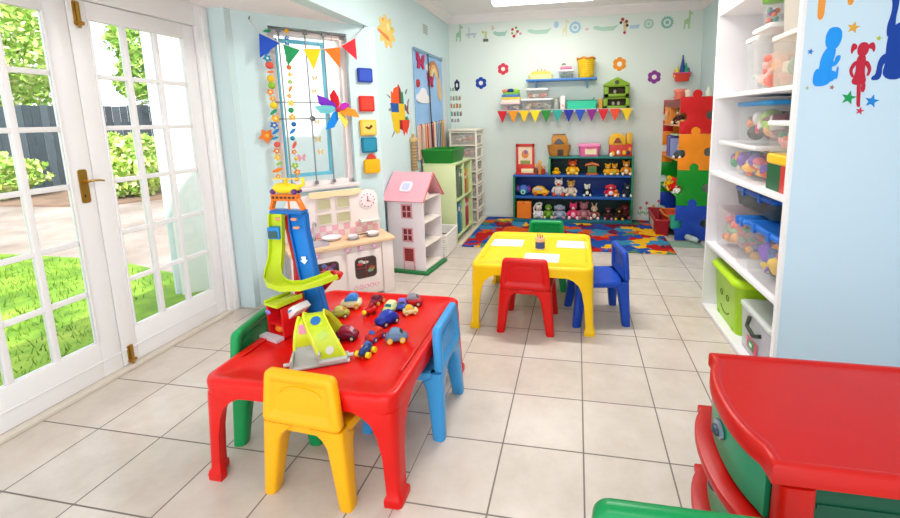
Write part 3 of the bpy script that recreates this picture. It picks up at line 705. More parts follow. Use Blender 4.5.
# ------------------------------------------------------------------ stepped green and blue bookcase
BG, BB, BD = mat('#1f7f54', .4), mat('#1c5aa8', .4), mat('#123a34', .55)
k = thing('toy_bookcase', 'stepped green and blue bookcase full of soft toys against the back wall', 'bookcase', (0, 0, 0))
k.location = (-.105, 4.28, .013)
def bx(name, mt, *a, bev=.003): m = M(); m.box(*a); return m.build(name, mt, k, bevel=bev)
bx('side_panel', BG, -.81, -.785, -.14, .145, 0, .64); bx('side_panel', BG, .785, .81, -.14, .145, 0, .915); bx('side_panel', mat('#5aa86a', .4), -.315, -.29, -.135, .145, .66, .895)
bx('base_board', mat('#176f80', .4), -.785, .785, -.14, .145, 0, .045)
bx('shelf', BB, -.785, .785, -.14, .145, .335, .37)
bx('shelf', mat('#2a62b4', .4), -.81, .785, -.14, .145, .64, .665)
bx('top_board', mat('#167a72', .4), -.315, .785, -.14, .145, .895, .92)
bx('back_panel', BD, -.785, .785, .125, .14, .045, .335); bx('back_panel', mat('#173f94', .5), -.785, .785, .125, .14, .37, .64); bx('back_panel', BD, -.29, .785, .125, .14, .665, .895)
EYE = mat('#181414', .3)
def plush(name, label, x, z, h, body, belly=None, ear='round', head=None, accent='#ffffff', arms=True, sit=True, w=1., y=4.22, grp='soft toys in the stepped bookcase', rz=0):
    head = head or body; belly = belly or body
    f = lambda c: mat(c, .9, .1, bump=.25, bscale=120)
    t = thing(name, label, 'soft toy', (x, y, z), rz, grp); s = h*(1.08 if ear != 'long' else .98)/.22
    m = M(); m.m(0).ell(0, 0, .06*s, .055*s*w, .05*s, .065*s); m.m(1).ell(0, -.022*s, .058*s, .036*s*w, .032*s, .045*s); m.build('body', [f(body), f(belly)], t)
    m = M(); m.ell(0, -.01*s, .155*s, .05*s*w, .046*s, .045*s); hd = m.build('head', f(head), t)
    m = M()
    for q in (-1, 1): m.ell(q*.019*s, -.053*s, .164*s, .006*s, .005*s, .007*s, 8, 6)
    m.build('eye', EYE, hd)
    m = M(); m.m(0).ell(0, -.05*s, .144*s, .02*s, .018*s, .015*s, 10, 7); m.m(1).ell(0, -.066*s, .15*s, .007*s, .005*s, .005*s, 8, 6); m.build('muzzle', [f(accent), EYE], hd)
    for q in (-1, 1):
        m = M()
        if ear == 'round': m.ell(q*.038*s*w, 0, .196*s, .018*s, .01*s, .018*s, 10, 7)
        elif ear == 'long': m.tube([(q*.02*s, 0, .19*s), (q*.028*s, .0, .225*s), (q*.04*s, -.004, .25*s)], .011*s, 8, r2=.005*s)
        elif ear == 'flop': m.ell(q*.052*s*w, -.005, .15*s, .014*s, .022*s, .035*s, 10, 7)
        elif ear == 'point': m.tube([(q*.03*s, 0, .185*s), (q*.042*s, 0, .222*s)], .018*s, 8, r2=.002)
        m.build('ear', f(head), hd)
    for q in (-1, 1):
        if arms: m = M(); m.tube([(q*.045*s*w, -.01*s, .10*s), (q*.07*s*w, -.03*s, .07*s), (q*.066*s*w, -.05*s, .045*s)], .017*s, 8, r2=.014*s); m.build('arm', f(body), t, ang=60)
        m = M()
        if sit: m.tube([(q*.03*s*w, -.02*s, .022*s), (q*.05*s*w, -.075*s, .02*s)], .021*s, 8, r2=.018*s); m.m(1).ell(q*.052*s*w, -.08*s, .024*s, .021*s, .014*s, .023*s, 10, 7)
        m.build('leg', [f(body), f(accent)], t, ang=60)
    return t
Z1, Z2, Z3 = .06, .385, .68
plush('plush_chick', 'small yellow plush duck lying at the left of the top cubby', -.315, Z3, .10, '#f1b81d', accent='#e8741c', ear='', w=1.5)
plush('plush_clown', 'yellow plush with an orange-red head in the top cubby, second from the left', -.095, Z3, .20, '#efb021', belly='#f6d25a', head='#d2522a', accent='#f3c46a', w=1.15)
plush('plush_toy', 'left one of two small yellow plush toys side by side in the top cubby', .375, Z3, .15, '#efae22', accent='#f7e3a0')
plush('plush_toy', 'right one of two small yellow plush toys side by side in the top cubby', .465, Z3, .15, '#e9a01f', belly='#b9c14a', accent='#f7e3a0')
plush('plush_tiger', 'orange plush tiger standing at the right end of the top cubby', .615, Z3, .19, '#d98a2a', belly='#f3e2b8', accent='#f5ead0', ear='round')
# little bird-feeder house
t = thing('toy_house', 'orange-roofed toy bird house standing in the middle of the top cubby', 'toy house', (.165, 4.22, Z3))
m = M(); m.rbox(.16, .1, 0, .02, .03); m.build('tray', mat('#d9663a', .5), t)
m = M(); m.box(-.06, .06, -.04, .04, .02, .13); m.build('wall', mat('#7a7a2a', .5), t, bevel=.004)
m = M(); m.at(0, -.041, .075, rx=PI/2); m.lathe([(.035, -.002), (.035, .006), (.02, .007)], 16); m.build('round_window', mat('#2f7a46', .4), t)
m = M(); m.prism([(-.095, .125), (-.085, .15), (0, .175), (.085, .15), (.095, .125), (0, .145)], -.055, .055); m.build('roof', mat('#e0713e', .5), t)
# middle row
t = thing('toy_ball', 'blue and purple plush ball with a green eye on the middle shelf', 'toy', (-.775, 4.21, Z2), 0)
m = M(); m.ell(0, 0, .075, .075, .065, .075); m.build('body', mat('#3f67b8', .7), t)
for q in (-1, 1): m = M(); m.ell(q*.075, .01, .085, .03, .045, .055); m.build('side_pad', mat('#7a3a8a', .7), t)
m = M(); m.at(0, -.06, .055, rx=PI/2); m.lathe([(.034, -.01), (.034, .012), (.02, .014)], 18); e = m.build('eye_ring', mat('#8fe0b4', .5), t)
m = M(); m.at(0, -.074, .055, rx=PI/2); m.lathe([(.017, -.01), (.017, .003)], 14); m.build('pupil', mat('#1c5f4a', .5), e)
t = thing('toy_van', 'yellow soft toy car on the middle shelf of the stepped bookcase', 'toy car', (-.53, 4.2, Z2), R(-12))
m = M(); m.prism([(-.11, .025), (.11, .025), (.115, .06), (.07, .085), (.03, .125), (-.05, .135), (-.1, .11), (-.115, .07)], -.05, .05); m.build('body', mat('#efb424', .6), t, bevel=.012)
m = M(); m.prism([(-.085, .085), (.035, .08), (.015, .118), (-.045, .124), (-.08, .105)], -.054, -.048); m.build('window', mat('#c9d0cc', .4), t)
for x in (-.065, .07):
    for y in (-.045, .045): m = M(); m.at(x, y, .026, rx=PI/2); m.lathe([(.026, -.012), (.026, .012)], 14); m.build('wheel', mat('#c9641c', .6), t)
plush('plush_cat', 'white plush kitten with a red nose patch on the middle shelf', -.285, Z2, .235, '#d8cfc9', head='#f1e6da', accent='#d94a38', ear='point')
plush('plush_bear', 'tan plush bear beside the white kitten on the middle shelf', -.115, Z2, .21, '#d6c6b4', head='#c99a4a', accent='#e8d2a8')
plush('plush_panda', 'small black and white plush panda alone on the middle shelf', .105, Z2, .16, '#1e2226', belly='#eef0e8', head='#e9ecd8', accent='#dfe3d6')
plush('plush_dog', 'red and white plush dog lying at the right of the middle shelf', .42, Z2, .17, '#d6324a', belly='#f4e8ea', head='#e8434f', accent='#f0e4f0', ear='flop', w=1.4)
plush('plush_chick', 'orange plush ball bird in front of the red dog on the middle shelf', .49, Z2, .10, '#e88a22', accent='#f2c24a', ear='', y=4.19)
plush('plush_mouse', 'dark grey plush mouse at the right end of the middle shelf', .635, Z2, .18, '#2c3038', head='#343a44', accent='#dfe0dd')
# bottom row
t = thing('toy_box', 'square bright orange box at the left of the bottom shelf', 'box', (-.765, 4.22, Z1))
m = M(); m.rbox(.2, .16, 0, .22, .01); m.build('box_body', mat('#ef7d14', .5), t)
m = M(); m.rbox(.205, .165, .215, .24, .01); m.build('lid', mat('#f28a1f', .5), t); m = M(); m.cbox(0, -.084, .225, .03, .008, .02); m.build('clasp', mat('#b5530c', .5), t)
plush('plush_monkey', 'white long-tailed plush monkey on the bottom shelf beside the orange box', -.565, Z1, .19, '#e8e4e8', head='#e4dcd2', accent='#d8c4a8')
m = M(); m.tube([(0, 0, .02), (-.06, .01, .06), (-.07, .01, .14), (-.03, .01, .2), (.02, .01, .215), (.05, 0, .2)], .012); m.build('tail', mat('#e4e0e6', .8), C.objects['plush_monkey'], ang=60)
plush('plush_turtle', 'green plush turtle on the bottom shelf beside the white monkey', -.425, Z1, .20, '#6f9a34', belly='#86b23e', accent='#d6dcae', ear='')
plush('plush_elephant', 'grey plush elephant with a pink trunk on the bottom shelf', -.27, Z1, .20, '#9aa6b8', belly='#b4bccb', accent='#d69aae', ear='flop', w=1.25)
plush('plush_pig', 'hot pink plush pig in the middle of the bottom shelf', -.08, Z1, .22, '#e8426a', belly='#f7b7c6', accent='#f6e4e4', ear='point')
plush('plush_hippo', 'dusty mauve plush hippo upright on the bottom shelf', .065, Z1, .235, '#a86a72', belly='#c08a8c', accent='#b87a80')
plush('plush_rabbit', 'brown and white plush rabbit on the bottom shelf beside the mauve hippo', .205, Z1, .21, '#9a5a4a', belly='#f0dccb', head='#d8b48f', accent='#f3e6d8', ear='long')
plush('plush_mole', 'dark brown plush with a pink nose on the bottom shelf', .39, Z1, .17, '#4a2a2c', head='#553034', accent='#d98a94')
plush('plush_doll', 'dark plush doll with yellow shoes at the right of the bottom shelf', .535, Z1, .17, '#3a2420', head='#4a2e24', accent='#e9b63a')
plush('plush_dog', 'dark red-brown plush puppy with a pink cap at the right end of the bottom shelf', .62, Z1, .215, '#5c2a26', head='#6a302a', accent='#c84a6a', ear='flop', y=4.3)

# ------------------------------------------------------------------ toys standing on the bookcase
ZT, ZS = .934, .679
t = thing('picture_easel', 'red framed picture board standing on the low step of the bookcase', 'picture', (-.755, 4.27, ZS))
RM = mat('#cf3022', .45)
m = M(); m.box(-.135, .15, -.08, .06, 0, .022); m.box(-.13, .13, -.02, .0, .02, .14); m.build('base', RM, t, bevel=.004)
m = M(); m.box(-.13, -.098, -.01, .012, .1, .42); m.box(.098, .13, -.01, .012, .1, .42); m.box(-.13, .13, -.01, .012, .385, .425); m.box(-.13, .13, -.01, .012, .08, .11); m.build('frame', RM, t, bevel=.003)
m = M(); m.box(-.098, .098, .0, .006, .11, .385); m.m(1).box(-.07, .07, -.002, .002, .14, .19); m.m(2).ell(0, .0, .28, .05, .004, .06); m.m(3).ell(.01, -.003, .31, .025, .004, .03); m.build('picture', [mat('#f2d9b8', .5), mat('#8f9a4a', .5), mat('#e58a3a', .5), mat('#8a6aa0', .5)], t)
m = M(); m.box(-.05, .12, -.075, -.03, .022, .08); m.build('book_rest', mat('#fbe6b4', .5), t, bevel=.004)
for x, c, lab, h in ((-.60, '#7a3f2a', 'brown wooden figure beside the red picture board', .15), (-.545, '#e0812c', 'orange wooden animal figure before the cubby side', .2), (-.495, '#b02f22', 'small red-brown wooden figure before the cubby side', .13)):
    t = thing('wooden_figure', lab, 'figure', (x, 4.22, ZS), 0, 'wooden figures on the low step'); m = M(); m.lathe([(.022, 0), (.028, .02), (.024, h*.55), (.012, h*.62)], 12); m.build('body', mat(c, .5), t)
    m = M(); m.ell(0, 0, h*.78, .024, .024, h*.2, 12, 8); m.build('head', mat('#d89a5a' if c != '#e0812c' else '#f0a030', .5), t)
WD, WD2 = mat('#b57420', .45, var=.15, vscale=14), mat('#8a5a1c', .5, var=.1)
t = thing('toy_ark', 'brown wooden toy ark with an arched roof on top of the bookcase', 'toy ark', (-.285, 4.27, ZT), R(3))
m = M(); m.loft([[(x*s, y*s2, z) for x, y in rr(.3, .16, .05, 4)] for s, s2, z in ((.86, .8, 0), (.95, .95, .05), (1.08, 1.05, .15), (1.0, .95, .15), (.9, .85, .13))]); m.build('hull', WD, t, ang=50)
m = M(); m.prism([(-.10, .14), (.12, .14), (.12, .23), (.1, .27), (.05, .292), (-.06, .292), (-.095, .27), (-.10, .23)], -.06, .06); m.build('cabin', mat('#c9892c', .45, var=.1), t, bevel=.006)
m = M(); m.prism([(-.075+.15*i/10, .165+.075*math.sin(PI*i/10)) for i in range(11)], -.064, -.058); m.build('cabin_window', mat('#4c4a4c', .3), t)
m = M(); m.prism([(-.02, .012), (.06, .012), (.06, .08), (.05, .095), (-.01, .095), (-.02, .08)], -.083, -.074); m.build('hull_door', mat('#3a2a1e', .5), t)
m = M(); m.cbox(0, 0, .295, .18, .14, .012); m.build('roof', WD2, t, bevel=.004)
t = thing('storage_tub', 'pink plastic tub with a paler pink lid on top of the bookcase', 'tub', (.125, 4.27, ZT), 0)
m = M(); m.rings2([(rr(.25, .18, .03), 0), (rr(.275, .2, .03), .13)]); m.build('tub_body', mat('#e8679f', .35), t)
m = M(); m.rbox(.305, .22, .125, .17, .03, .012); m.build('lid', mat('#f58fbb', .3), t)
m = M(); m.cbox(.02, -.099, .065, .15, .006, .075); m.build('label_panel', mat('#f3e2b4', .5), t)
m = M(); m.cbox(0, -.11, .12, .05, .012, .03); m.build('clip', mat('#d9518c', .35), t)
t = thing('toy_castle', 'red and yellow toy farmhouse with an arched window on the right of the bookcase', 'toy house', (.535, 4.27, ZT))
m = M(); m.box(-.145, .145, -.08, .08, 0, .16); m.build('wall', mat('#cf3a24', .45), t, bevel=.006)
m = M(); m.prism([(-.15, .155), (.06, .155), (.06, .22), (.04, .27), (0, .3), (-.09, .3), (-.13, .27), (-.15, .22)], -.085, .085); 
for i in range(7): m.box(-.14+i*.03, -.125+i*.03, -.092, -.08, .24, .31-.012*abs(i-3))
m.build('roof', mat('#f2bb1c', .45), t, bevel=.004)
m = M(); m.box(.075, .145, -.06, .06, .16, .31); m.build('silo', mat('#e8b01e', .45), t, bevel=.01)
m = M(); m.prism([(-.095+.11*i/10, .175+.075*math.sin(PI*i/10)) for i in range(11)], -.098, -.084); m.build('arched_window', mat('#8a3a1e', .4), t)
m = M()
for i, (x, z, c) in enumerate(((-.1, .035, 0), (-.03, .05, 1), (.045, .05, 0), (.1, .05, 2), (-.12, .02, 1), (.12, .09, 3))): m.mi = c; m.ell(x, -.083, z, .024, .008, .03, 10, 7)
m.build('farm_figures', [mat('#f6c21e', .5), mat('#f4ece0', .5), mat('#2b2a55', .5), mat('#e98a2c', .5)], t)

# ------------------------------------------------------------------ two wall shelves
BLS = mat('#3f86d6', .4)
t = thing('wall_shelf', 'blue floating wall shelf high on the back wall', 'shelf', (-.26, 4.33, 1.955))
m = M(); m.box(-.475, .475, -.11, .108, 0, .024); m.build('board', BLS, t, bevel=.004)
for x in (-.35, .35): m = M(); m.prism([(.108, 0), (-.06, 0), (.108, -.1)], x-.012, x+.012, 'yz'); m.build('bracket', mat('#9cc0e6', .4), t)
t = thing('wall_shelf', 'long pale wall shelf behind the pennant bunting', 'shelf', (-.2, 4.32, 1.535))
m = M(); m.box(-.9, .9, -.12, .118, 0, .022); m.build('board', mat('#cfd8e4', .4), t, bevel=.003)
for x in (-.75, 0, .75): m = M(); m.prism([(.118, 0), (-.08, 0), (.118, -.12)], x-.012, x+.012, 'yz'); m.build('bracket', mat('#dfe5ea', .4), t)
ZA, ZBk = 1.98, 1.558
FL = ['#cf1220', '#f39a12', '#f7c70c', '#fbe00c', '#1e8a2e', '#2aa89a', '#1c2a9a', '#1f50b8', '#8a1f86', '#d81a2e', '#ef4a2a', '#f6cf14']
t = thing('pennant_bunting', 'long rainbow pennant bunting hung along the pale wall shelf', 'bunting', (-1.15, 4.195, 1.565))
m = M(); m.tube([(0, 0, 0), (1.84, 0, -.0)], .004, 6); m.build('cord', mat('#e8e2d8', .7), t)
for i, c in enumerate(FL):
    x = .02+i*.151; m = M(); m.prism([(x, 0), (x+.142, 0), (x+.071, -.17)], -.003, .001); p = m.build('pennant', mat(c, .7), t); p['label'] = ['red', 'orange', 'golden', 'yellow', 'green', 'teal', 'navy', 'blue', 'purple', 'crimson', 'orange-red', 'sunny yellow'][i]+' pennant'
# lower wall shelf contents
CLR = clear_mat('clear_tub', '#eef1f0', .09, .15)
def tub(name, label, x, y, z, w, d, h, lid, body=None, cat='tub', contents=None, seed=1, lidh=.02, n=18, rz=0, clab=None, fill=.95, clips=False, grp=None, cs=1., taper=.06, rim=.012):
    t = thing(name, label, cat, (x, y, z), rz, grp); q = random.Random(seed); k = 1-taper
    m = M(); m.rings2([(rr(w*k, d*k, .02), 0), (rr(w, d, .02), h-lidh), (rr(w-.008, d-.008, .018), h-lidh), (rr(w*k-.008, d*k-.008, .018), .004)]); m.build('tub_body', body or CLR, t)
    if lid:
        m = M(); m.rings2([(rr(w+rim*.6, d+rim*.6, .024), h-lidh-.006), (rr(w+rim, d+rim, .026), h-lidh), (rr(w+rim, d+rim, .026), h-.006), (rr(w, d, .024), h), (rr(w-.05, d-.05, .03), h), (rr(w-.06, d-.06, .03), h-.006)]); m.build('lid', lid, t, ang=50)
        if clips:
            for sy in (-1, 1): m = M(); m.cbox(-w/2-rim*.6, sy*d*.22, h-.02, .012, .035, .05); m.build('clip', lid, t, bevel=.003)
    if contents:
        m = M(); sc_ = min(w, d)*.17*cs; n = int(n*2.2)
        for j in range(n):
            m.mi = j % len(contents); r_ = sc_*(.7+.6*q.random())
            px, py, pz = q.uniform(-.5, .5)*(w*k-.02-1.7*r_), q.uniform(-.5, .5)*(d*k-.02-1.7*r_), .008+r_+(j+.5)/n*max(.001, (h-lidh-.02)*fill-2*r_)
            if q.random() < .4: m.ell(px, py, pz, r_, r_*(.6+.4*q.random()), r_*(.6+.4*q.random()), 10, 7)
            else: m.at(px, py, pz, rz=q.random()*6, rx=q.random()*1.2); m.rbox(r_*1.5, r_*1.1, -r_*.5, r_*.5, r_*.3, r_*.15); m.at()
        c = m.build(name.replace('tub', 'toy').replace('box', 'toy')+'_jumble' if 0 else 'toy_jumble', [mat(c_, .5) for c_ in contents], None, (x, y, z), rz); tag(c, clab or ('jumbled toys inside the '+label), 'toys', None, 'stuff')
    return t
WL = mat('#eeeeec', .4)
tub('storage_tub', 'low clear tub of pink craft toys at the left end of the pale wall shelf', -.96, 4.32, ZBk, .29, .18, .12, mat('#e8c8cc', .4), contents=['#c98a8a', '#8a6a90', '#d9c0a0'], seed=3, clab='pinkish craft toys in the low tub at the left end of the wall shelf')
for i, (c, h_, lab) in enumerate((('#f2e9d0', .04, 'cream board game box on the low tub at the left of the wall shelf'), ('#f0cc3a', .03, 'yellow board game box in the stack at the left of the wall shelf'), ('#4f86c4', .035, 'blue board game box in the stack at the left of the wall shelf'), ('#7fc04a', .03, 'green board game box on top of the stack at the left of the wall shelf'))):
    z = ZBk+.121+sum((.041, .031, .036, .031)[:i]); m = M(); m.rbox(.26-.012*i, .17, 0, h_, .006, .003); tag(m.build('game_box', mat(c, .5), None, (-.955+.01*(i % 2), 4.32, z), R(3*(i % 2))), lab, 'box', 'board games stacked on the wall shelf')
zt = ZBk+.121+.139
for x, c, lab, r_ in ((-1.03, '#ea8a66', 'salmon pink soft cap on the game stack', .05), (-.955, '#1f3f86', 'dark blue soft cap on the game stack', .055), (-.875, '#a6d444', 'lime green soft cap on the game stack', .05)):
    t = thing('soft_cap', lab, 'cap', (x, 4.3, zt)); m = M(); m.ell(0, 0, r_*.45, r_, r_*.9, r_*.5, 14, 8); m.build('crown', mat(c, .8), t); m = M(); m.ell(0, -r_*.6, r_*.14, r_*.7, r_*.6, .01, 14, 6); m.build('peak', mat(c, .8), t)
tub('storage_tub', 'long clear tub with a white lid on the pale wall shelf', -.595, 4.32, ZBk, .43, .2, .165, WL, contents=['#8a8f80', '#b9b4a4', '#e09a40', '#6f6f68', '#d8c8b0'], seed=5, n=22, clab='grey and tan toys in the long clear tub on the wall shelf')
tub('storage_tub', 'smaller clear tub stacked on the long tub of the wall shelf', -.585, 4.32, ZBk+.167, .30, .18, .135, WL, contents=['#e8a860', '#e0846a', '#d8d8d0'], seed=6, n=8, fill=.5, clab='orange toys in the smaller clear tub stacked on the long one')
t = thing('foil_bag', 'silvery foil bag slumped between the tubs and white book on the wall shelf', 'bag', (-.325, 4.31, ZBk)); m = M(); m.loft([[(x*s, y*s, z) for x, y in circ(.05, 14)] for s, z in ((.8, 0), (1.1, .03), (1., .1), (.55, .14), (.7, .17))]); m.build('bag_body', mat('#a6aaa0', .35, metal=.4, bump=.4, bscale=40), t, ang=60); m = M(); m.tube([(.029*math.cos(a*PI/5), .029*math.sin(a*PI/5), .14) for a in range(10)], .004, 5, closed=True); m.build('tie', mat('#d8d4c8', .6), t)
t = thing('picture_book', 'tall white book standing on the wall shelf beside the mint green box', 'book', (-.235, 4.31, ZBk)); m = M(); m.box(-.03, .03, -.08, .08, 0, .19); m.build('cover', mat('#f3ece6', .5), t, bevel=.002); m = M(); m.cbox(.005, -.0815, .06, .02, .002, .03); m.build('spine_mark', mat('#d8886a', .5), t)
t = thing('storage_box', 'mint green open box on the pale wall shelf', 'box', (.015, 4.31, ZBk)); m = M(); m.rings2([(rr(.38, .17, .01), 0), (rr(.4, .19, .01), .125), (rr(.388, .178, .008), .125), (rr(.37, .16, .008), .008)]); m.build('box_body', mat('#2fd0a4', .45), t); m = M(); m.tube([(x, y, .125) for x, y in rr(.4, .19, .01)], .006, 5, closed=True); m.build('rim', mat('#1f8f74', .45), t); m = M(); m.tube([(.12, -.05, .1), (.17, -.03, .16)], .006); m.build('strap', mat('#2a6a5a', .5), t)
t = thing('toy_barn', 'two storey green toy house with a gabled roof on the right of the wall shelf', 'toy house', (.47, 4.31, ZBk)); GR = mat('#7fa418', .45)
for z0, w in ((0, .34), (.155, .32)):
    m = M(); m.box(-w/2, w/2, -.08, .09, z0, z0+.012); m.box(-w/2, w/2, -.08, .09, z0+.135, z0+.15); m.box(-w/2, -w/2+.055, -.08, .09, z0, z0+.15); m.box(w/2-.05, w/2, -.08, .09, z0, z0+.15); m.box(-w/2, w/2, -.08, .09, z0, z0+.045); m.box(-w/2, w/2, .08, .09, z0, z0+.15); m.build('storey', GR, t, bevel=.003)
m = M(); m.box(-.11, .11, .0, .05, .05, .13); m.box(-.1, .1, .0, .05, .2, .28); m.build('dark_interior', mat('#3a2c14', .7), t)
m = M(); m.prism([(-.165, .305), (.165, .305), (.165, .33), (0, .415), (-.165, .33)], -.085, .09); m.build('gable', mat('#86ab1c', .45), t, bevel=.003)
m = M().at(0, -.086, .348, rx=PI/2); m.lathe([(.028, -.004), (.028, .004)], 18); m.build('round_hole', mat('#4a4a1c', .6), t)
m = M()
for x, z in ((-.04, .06), (.03, .06), (-.02, .215)): m.ell(x, -.02, z+.015, .02, .02, .028, 10, 7)
m.build('doll_figures', mat('#c9c2a8', .6), t)
t = tag(M().rbox(.05, .1, 0, .14, .008).build('wooden_block', mat('#d99a2a', .5), None, (.265, 4.31, ZBk)), 'orange wooden block leaning left of the green toy house', 'block')
# blue wall shelf contents
t = thing('toy_boat', 'long cream and yellow toy boat on the blue wall shelf', 'toy boat', (-.54, 4.32, ZA)); m = M(); m.loft([[(x*s, y*s2, z) for x, y in rr(.34, .12, .05, 4)] for s, s2, z in ((.96, .8, 0), (1., 1., .06), (1., 1., .068))]); m.build('hull', mat('#fbeea0', .45), t, ang=50)
m = M(); m.loft([[(x, y*.9, z) for x, y in rr(.30-.06*q_, .11, .04, 4)] for q_, z in ((0, .068), (1, .1), (1.6, .108))]); m.build('deck', mat('#f6c94a', .45), t, ang=50)
for x in (-.04, .01, .06): m = M(); m.tube([(x, 0, .1), (x, 0, .15-.2*abs(x))], .005); m.build('mast', mat('#b8862c', .5), t)
tub('storage_tub', 'small clear tub of green bits on the blue wall shelf', -.195, 4.32, ZA, .2, .15, .115, WL, contents=['#4a7a5a', '#5f8f70', '#3f6a58'], seed=9, n=20, clab='green bits in the small clear tub on the blue wall shelf')
t = thing('doll_cradle', 'pink and white folded doll blanket on the small tub of the blue wall shelf', 'blanket', (-.195, 4.32, ZA+.117)); m = M(); m.rbox(.16, .12, 0, .035, .02, .014); m.build('fold', mat('#e08aa8', .8), t); m = M(); m.rbox(.15, .11, .035, .06, .02, .01); m.build('upper_fold', mat('#efd9de', .8), t); m = M(); m.ell(-.03, 0, .07, .03, .03, .02); m.build('bobble', mat('#6a8a5a', .7), t)
t = thing('woven_basket', 'yellow woven basket with a lined rim on the blue wall shelf', 'basket', (.07, 4.32, ZA)); m = M(); m.lathe([(.085, 0), (.095, .02), (.115, .25), (.108, .25), (.09, .02), (.001, .012)], 24); m.build('basket_body', mat('#f3c40c', .6, bump=.5, bscale=70), t)
m = M()
for i in range(9): m.tube([((.0955+.02*i/9)*math.cos(a*PI/12), (.0955+.02*i/9)*math.sin(a*PI/12), .03+i*.024) for a in range(24)], .006, 5, closed=True)
m.build('weave', mat('#f8d32a', .6), t)
m = M(); m.tube([(.115*math.cos(a*PI/12), .115*math.sin(a*PI/12), .25+.008*math.sin(a*1.6)) for a in range(24)], .014, 6, closed=True); m.build('lining', mat('#d98a2a', .8), t)
m = M(); m.ell(-.02, -.1, .245, .035, .012, .018); m.build('bow', mat('#fbe27a', .7), t)
# ------------------------------------------------------------------ jigsaw bookcase in the far right corner
def piece(w, h, tab=True, socket=True, sides=True, r=.05):
    P = []
    def bump(cx, cz, ang, inward):
        # circular lobe centred slightly off the edge; ang = outward direction
        o = (cx+math.cos(ang)*r*.55*(-1 if inward else 1), cz+math.sin(ang)*r*.55*(-1 if inward else 1)); Q = []
        for i in range(13):
            a = R(-125)+R(250)*i/12
            if inward: b = ang+PI-a
            else: b = ang+a
            Q.append((o[0]+r*math.cos(b), o[1]+r*math.sin(b)))
        return Q
    P.append((-w/2, 0))
    if socket: P += bump(0, 0, -PI/2, True)
    P.append((w/2, 0))
    if sides: P += bump(w/2, h*.5, 0, True)
    P.append((w/2, h))
    if tab: P += bump(0, h, PI/2, False)
    P.append((-w/2, h))
    if sides: P += bump(-w/2, h*.45, PI, True)
    return P
t = thing('jigsaw_bookcase', 'tall bookcase with red, orange, green and blue jigsaw side panels in the far right corner', 'bookcase', (1.275, 3.45, 0))
PC = [plas('#1440a8'), plas('#0a8a1e'), plas('#f08a10'), plas('#cf1414')]; nm = ['blue', 'green', 'orange', 'red']
for side, y in ((0, 0), (1, .945)):
    for i in range(4):
        m = M(); m.prism([(a, b+.012+i*.414) for a, b in piece(.35, .412, True, True)], y, y+.022); p = m.build('jigsaw_panel', PC[i], t, bevel=.003); p['label'] = nm[i]+' jigsaw panel'
BC = ['#1f56b8', '#58b82a', '#f0a03a', '#e8a878']
for i, z in enumerate((.10, .52, .935, 1.335)):
    m = M(); m.box(-.172, .168, .023, .944, z, z+.018); p = m.build('shelf', mat(BC[i], .4), t, bevel=.003); p['label'] = ['blue', 'green', 'orange', 'salmon'][i]+' shelf board'
m = M(); m.box(-.172, .168, .023, .944, 1.63, 1.648); m.build('top_board', mat('#9a1414', .4), t, bevel=.003)
m = M(); m.box(-.172, -.158, .023, .944, 1.55, 1.63); p = m.build('fascia', mat('#8c1010', .4), t); p['label'] = 'dark red strip under the top'
def blk(name, label, cat, x, y, z, w, d, h, col, grp=None, rz=0, band=None):
    t = thing(name, label, cat, (x, y, z), rz, grp); m = M(); m.rbox(w, d, 0, h, .008, .004); m.build('box_body' if 'box' in name or 'file' in name else 'body', mat(col, .5, var=.08), t)
    if band: m = M(); m.cbox(-w/2-.001, 0, h*.6, .003, d*.7, h*.3); m.build('front_label', mat(band, .5), t)
    return t
blk('box_file', 'orange box file at the far end of the top jigsaw shelf', 'box', 1.20, 4.24, 1.354, .2, .16, .22, '#f0952a', band='#f7c27a')
blk('box_file', 'amber box file beside the orange one on the top jigsaw shelf', 'box', 1.20, 4.06, 1.354, .2, .14, .21, '#e08420', band='#c9601c')
t = plush('plush_bear', 'small brown bear with a cream face on the top jigsaw shelf', 1.18, 1.354, .19, '#4a2f2a', head='#c99a6a', accent='#f0dcc0', y=3.80, grp='toys on the jigsaw bookcase', rz=R(-60))
t = thing('toy_plate', 'cream round toy tray near the front panel of the top jigsaw shelf', 'plate', (1.17, 3.60, 1.354)); m = M(); m.lathe([(.06, 0), (.09, .03), (.085, .032), (.05, .008)], 18); m.build('tray', mat('#f0dcae', .5), t); m = M(); m.ell(0, 0, .035, .05, .05, .025); m.build('contents', mat('#d9a05a', .6), t)
for i, (y, c, lab) in enumerate(((4.05, '#5a4f96', 'purple'), (3.985, '#7b6fb5', 'lilac'), (3.92, '#463f86', 'dark violet'), (3.85, '#8a96c8', 'pale blue'))):
    blk('picture_book', lab+' picture book standing on the orange jigsaw shelf', 'book', 1.20, y, .954, .22, .055, .26-.01*i, c, 'books on the orange jigsaw shelf')
blk('picture_book', 'pale green picture book lying on the standing books of the orange jigsaw shelf', 'book', 1.21, 3.94, 1.215, .16, .2, .02, '#bcd9b0', rz=R(6))
t = plush('plush_dog', 'grey and white plush puppy beside the books on the orange jigsaw shelf', 1.17, .954, .17, '#4f5a56', head='#c8ccc4', accent='#f2f2ee', y=3.66, grp='toys on the jigsaw bookcase', rz=R(-50))
plush('plush_chick', 'first yellow plush duck from the far end of the green jigsaw shelf', 1.16, .539, .15, '#f2bd1e', accent='#f6d88a', y=4.15, ear='', grp='toys on the jigsaw bookcase', rz=R(-40))
plush('plush_chick', 'second yellow plush duck from the far end of the green jigsaw shelf', 1.16, .539, .15, '#eead18', accent='#f6d88a', y=3.98, ear='', grp='toys on the jigsaw bookcase', rz=R(-40))
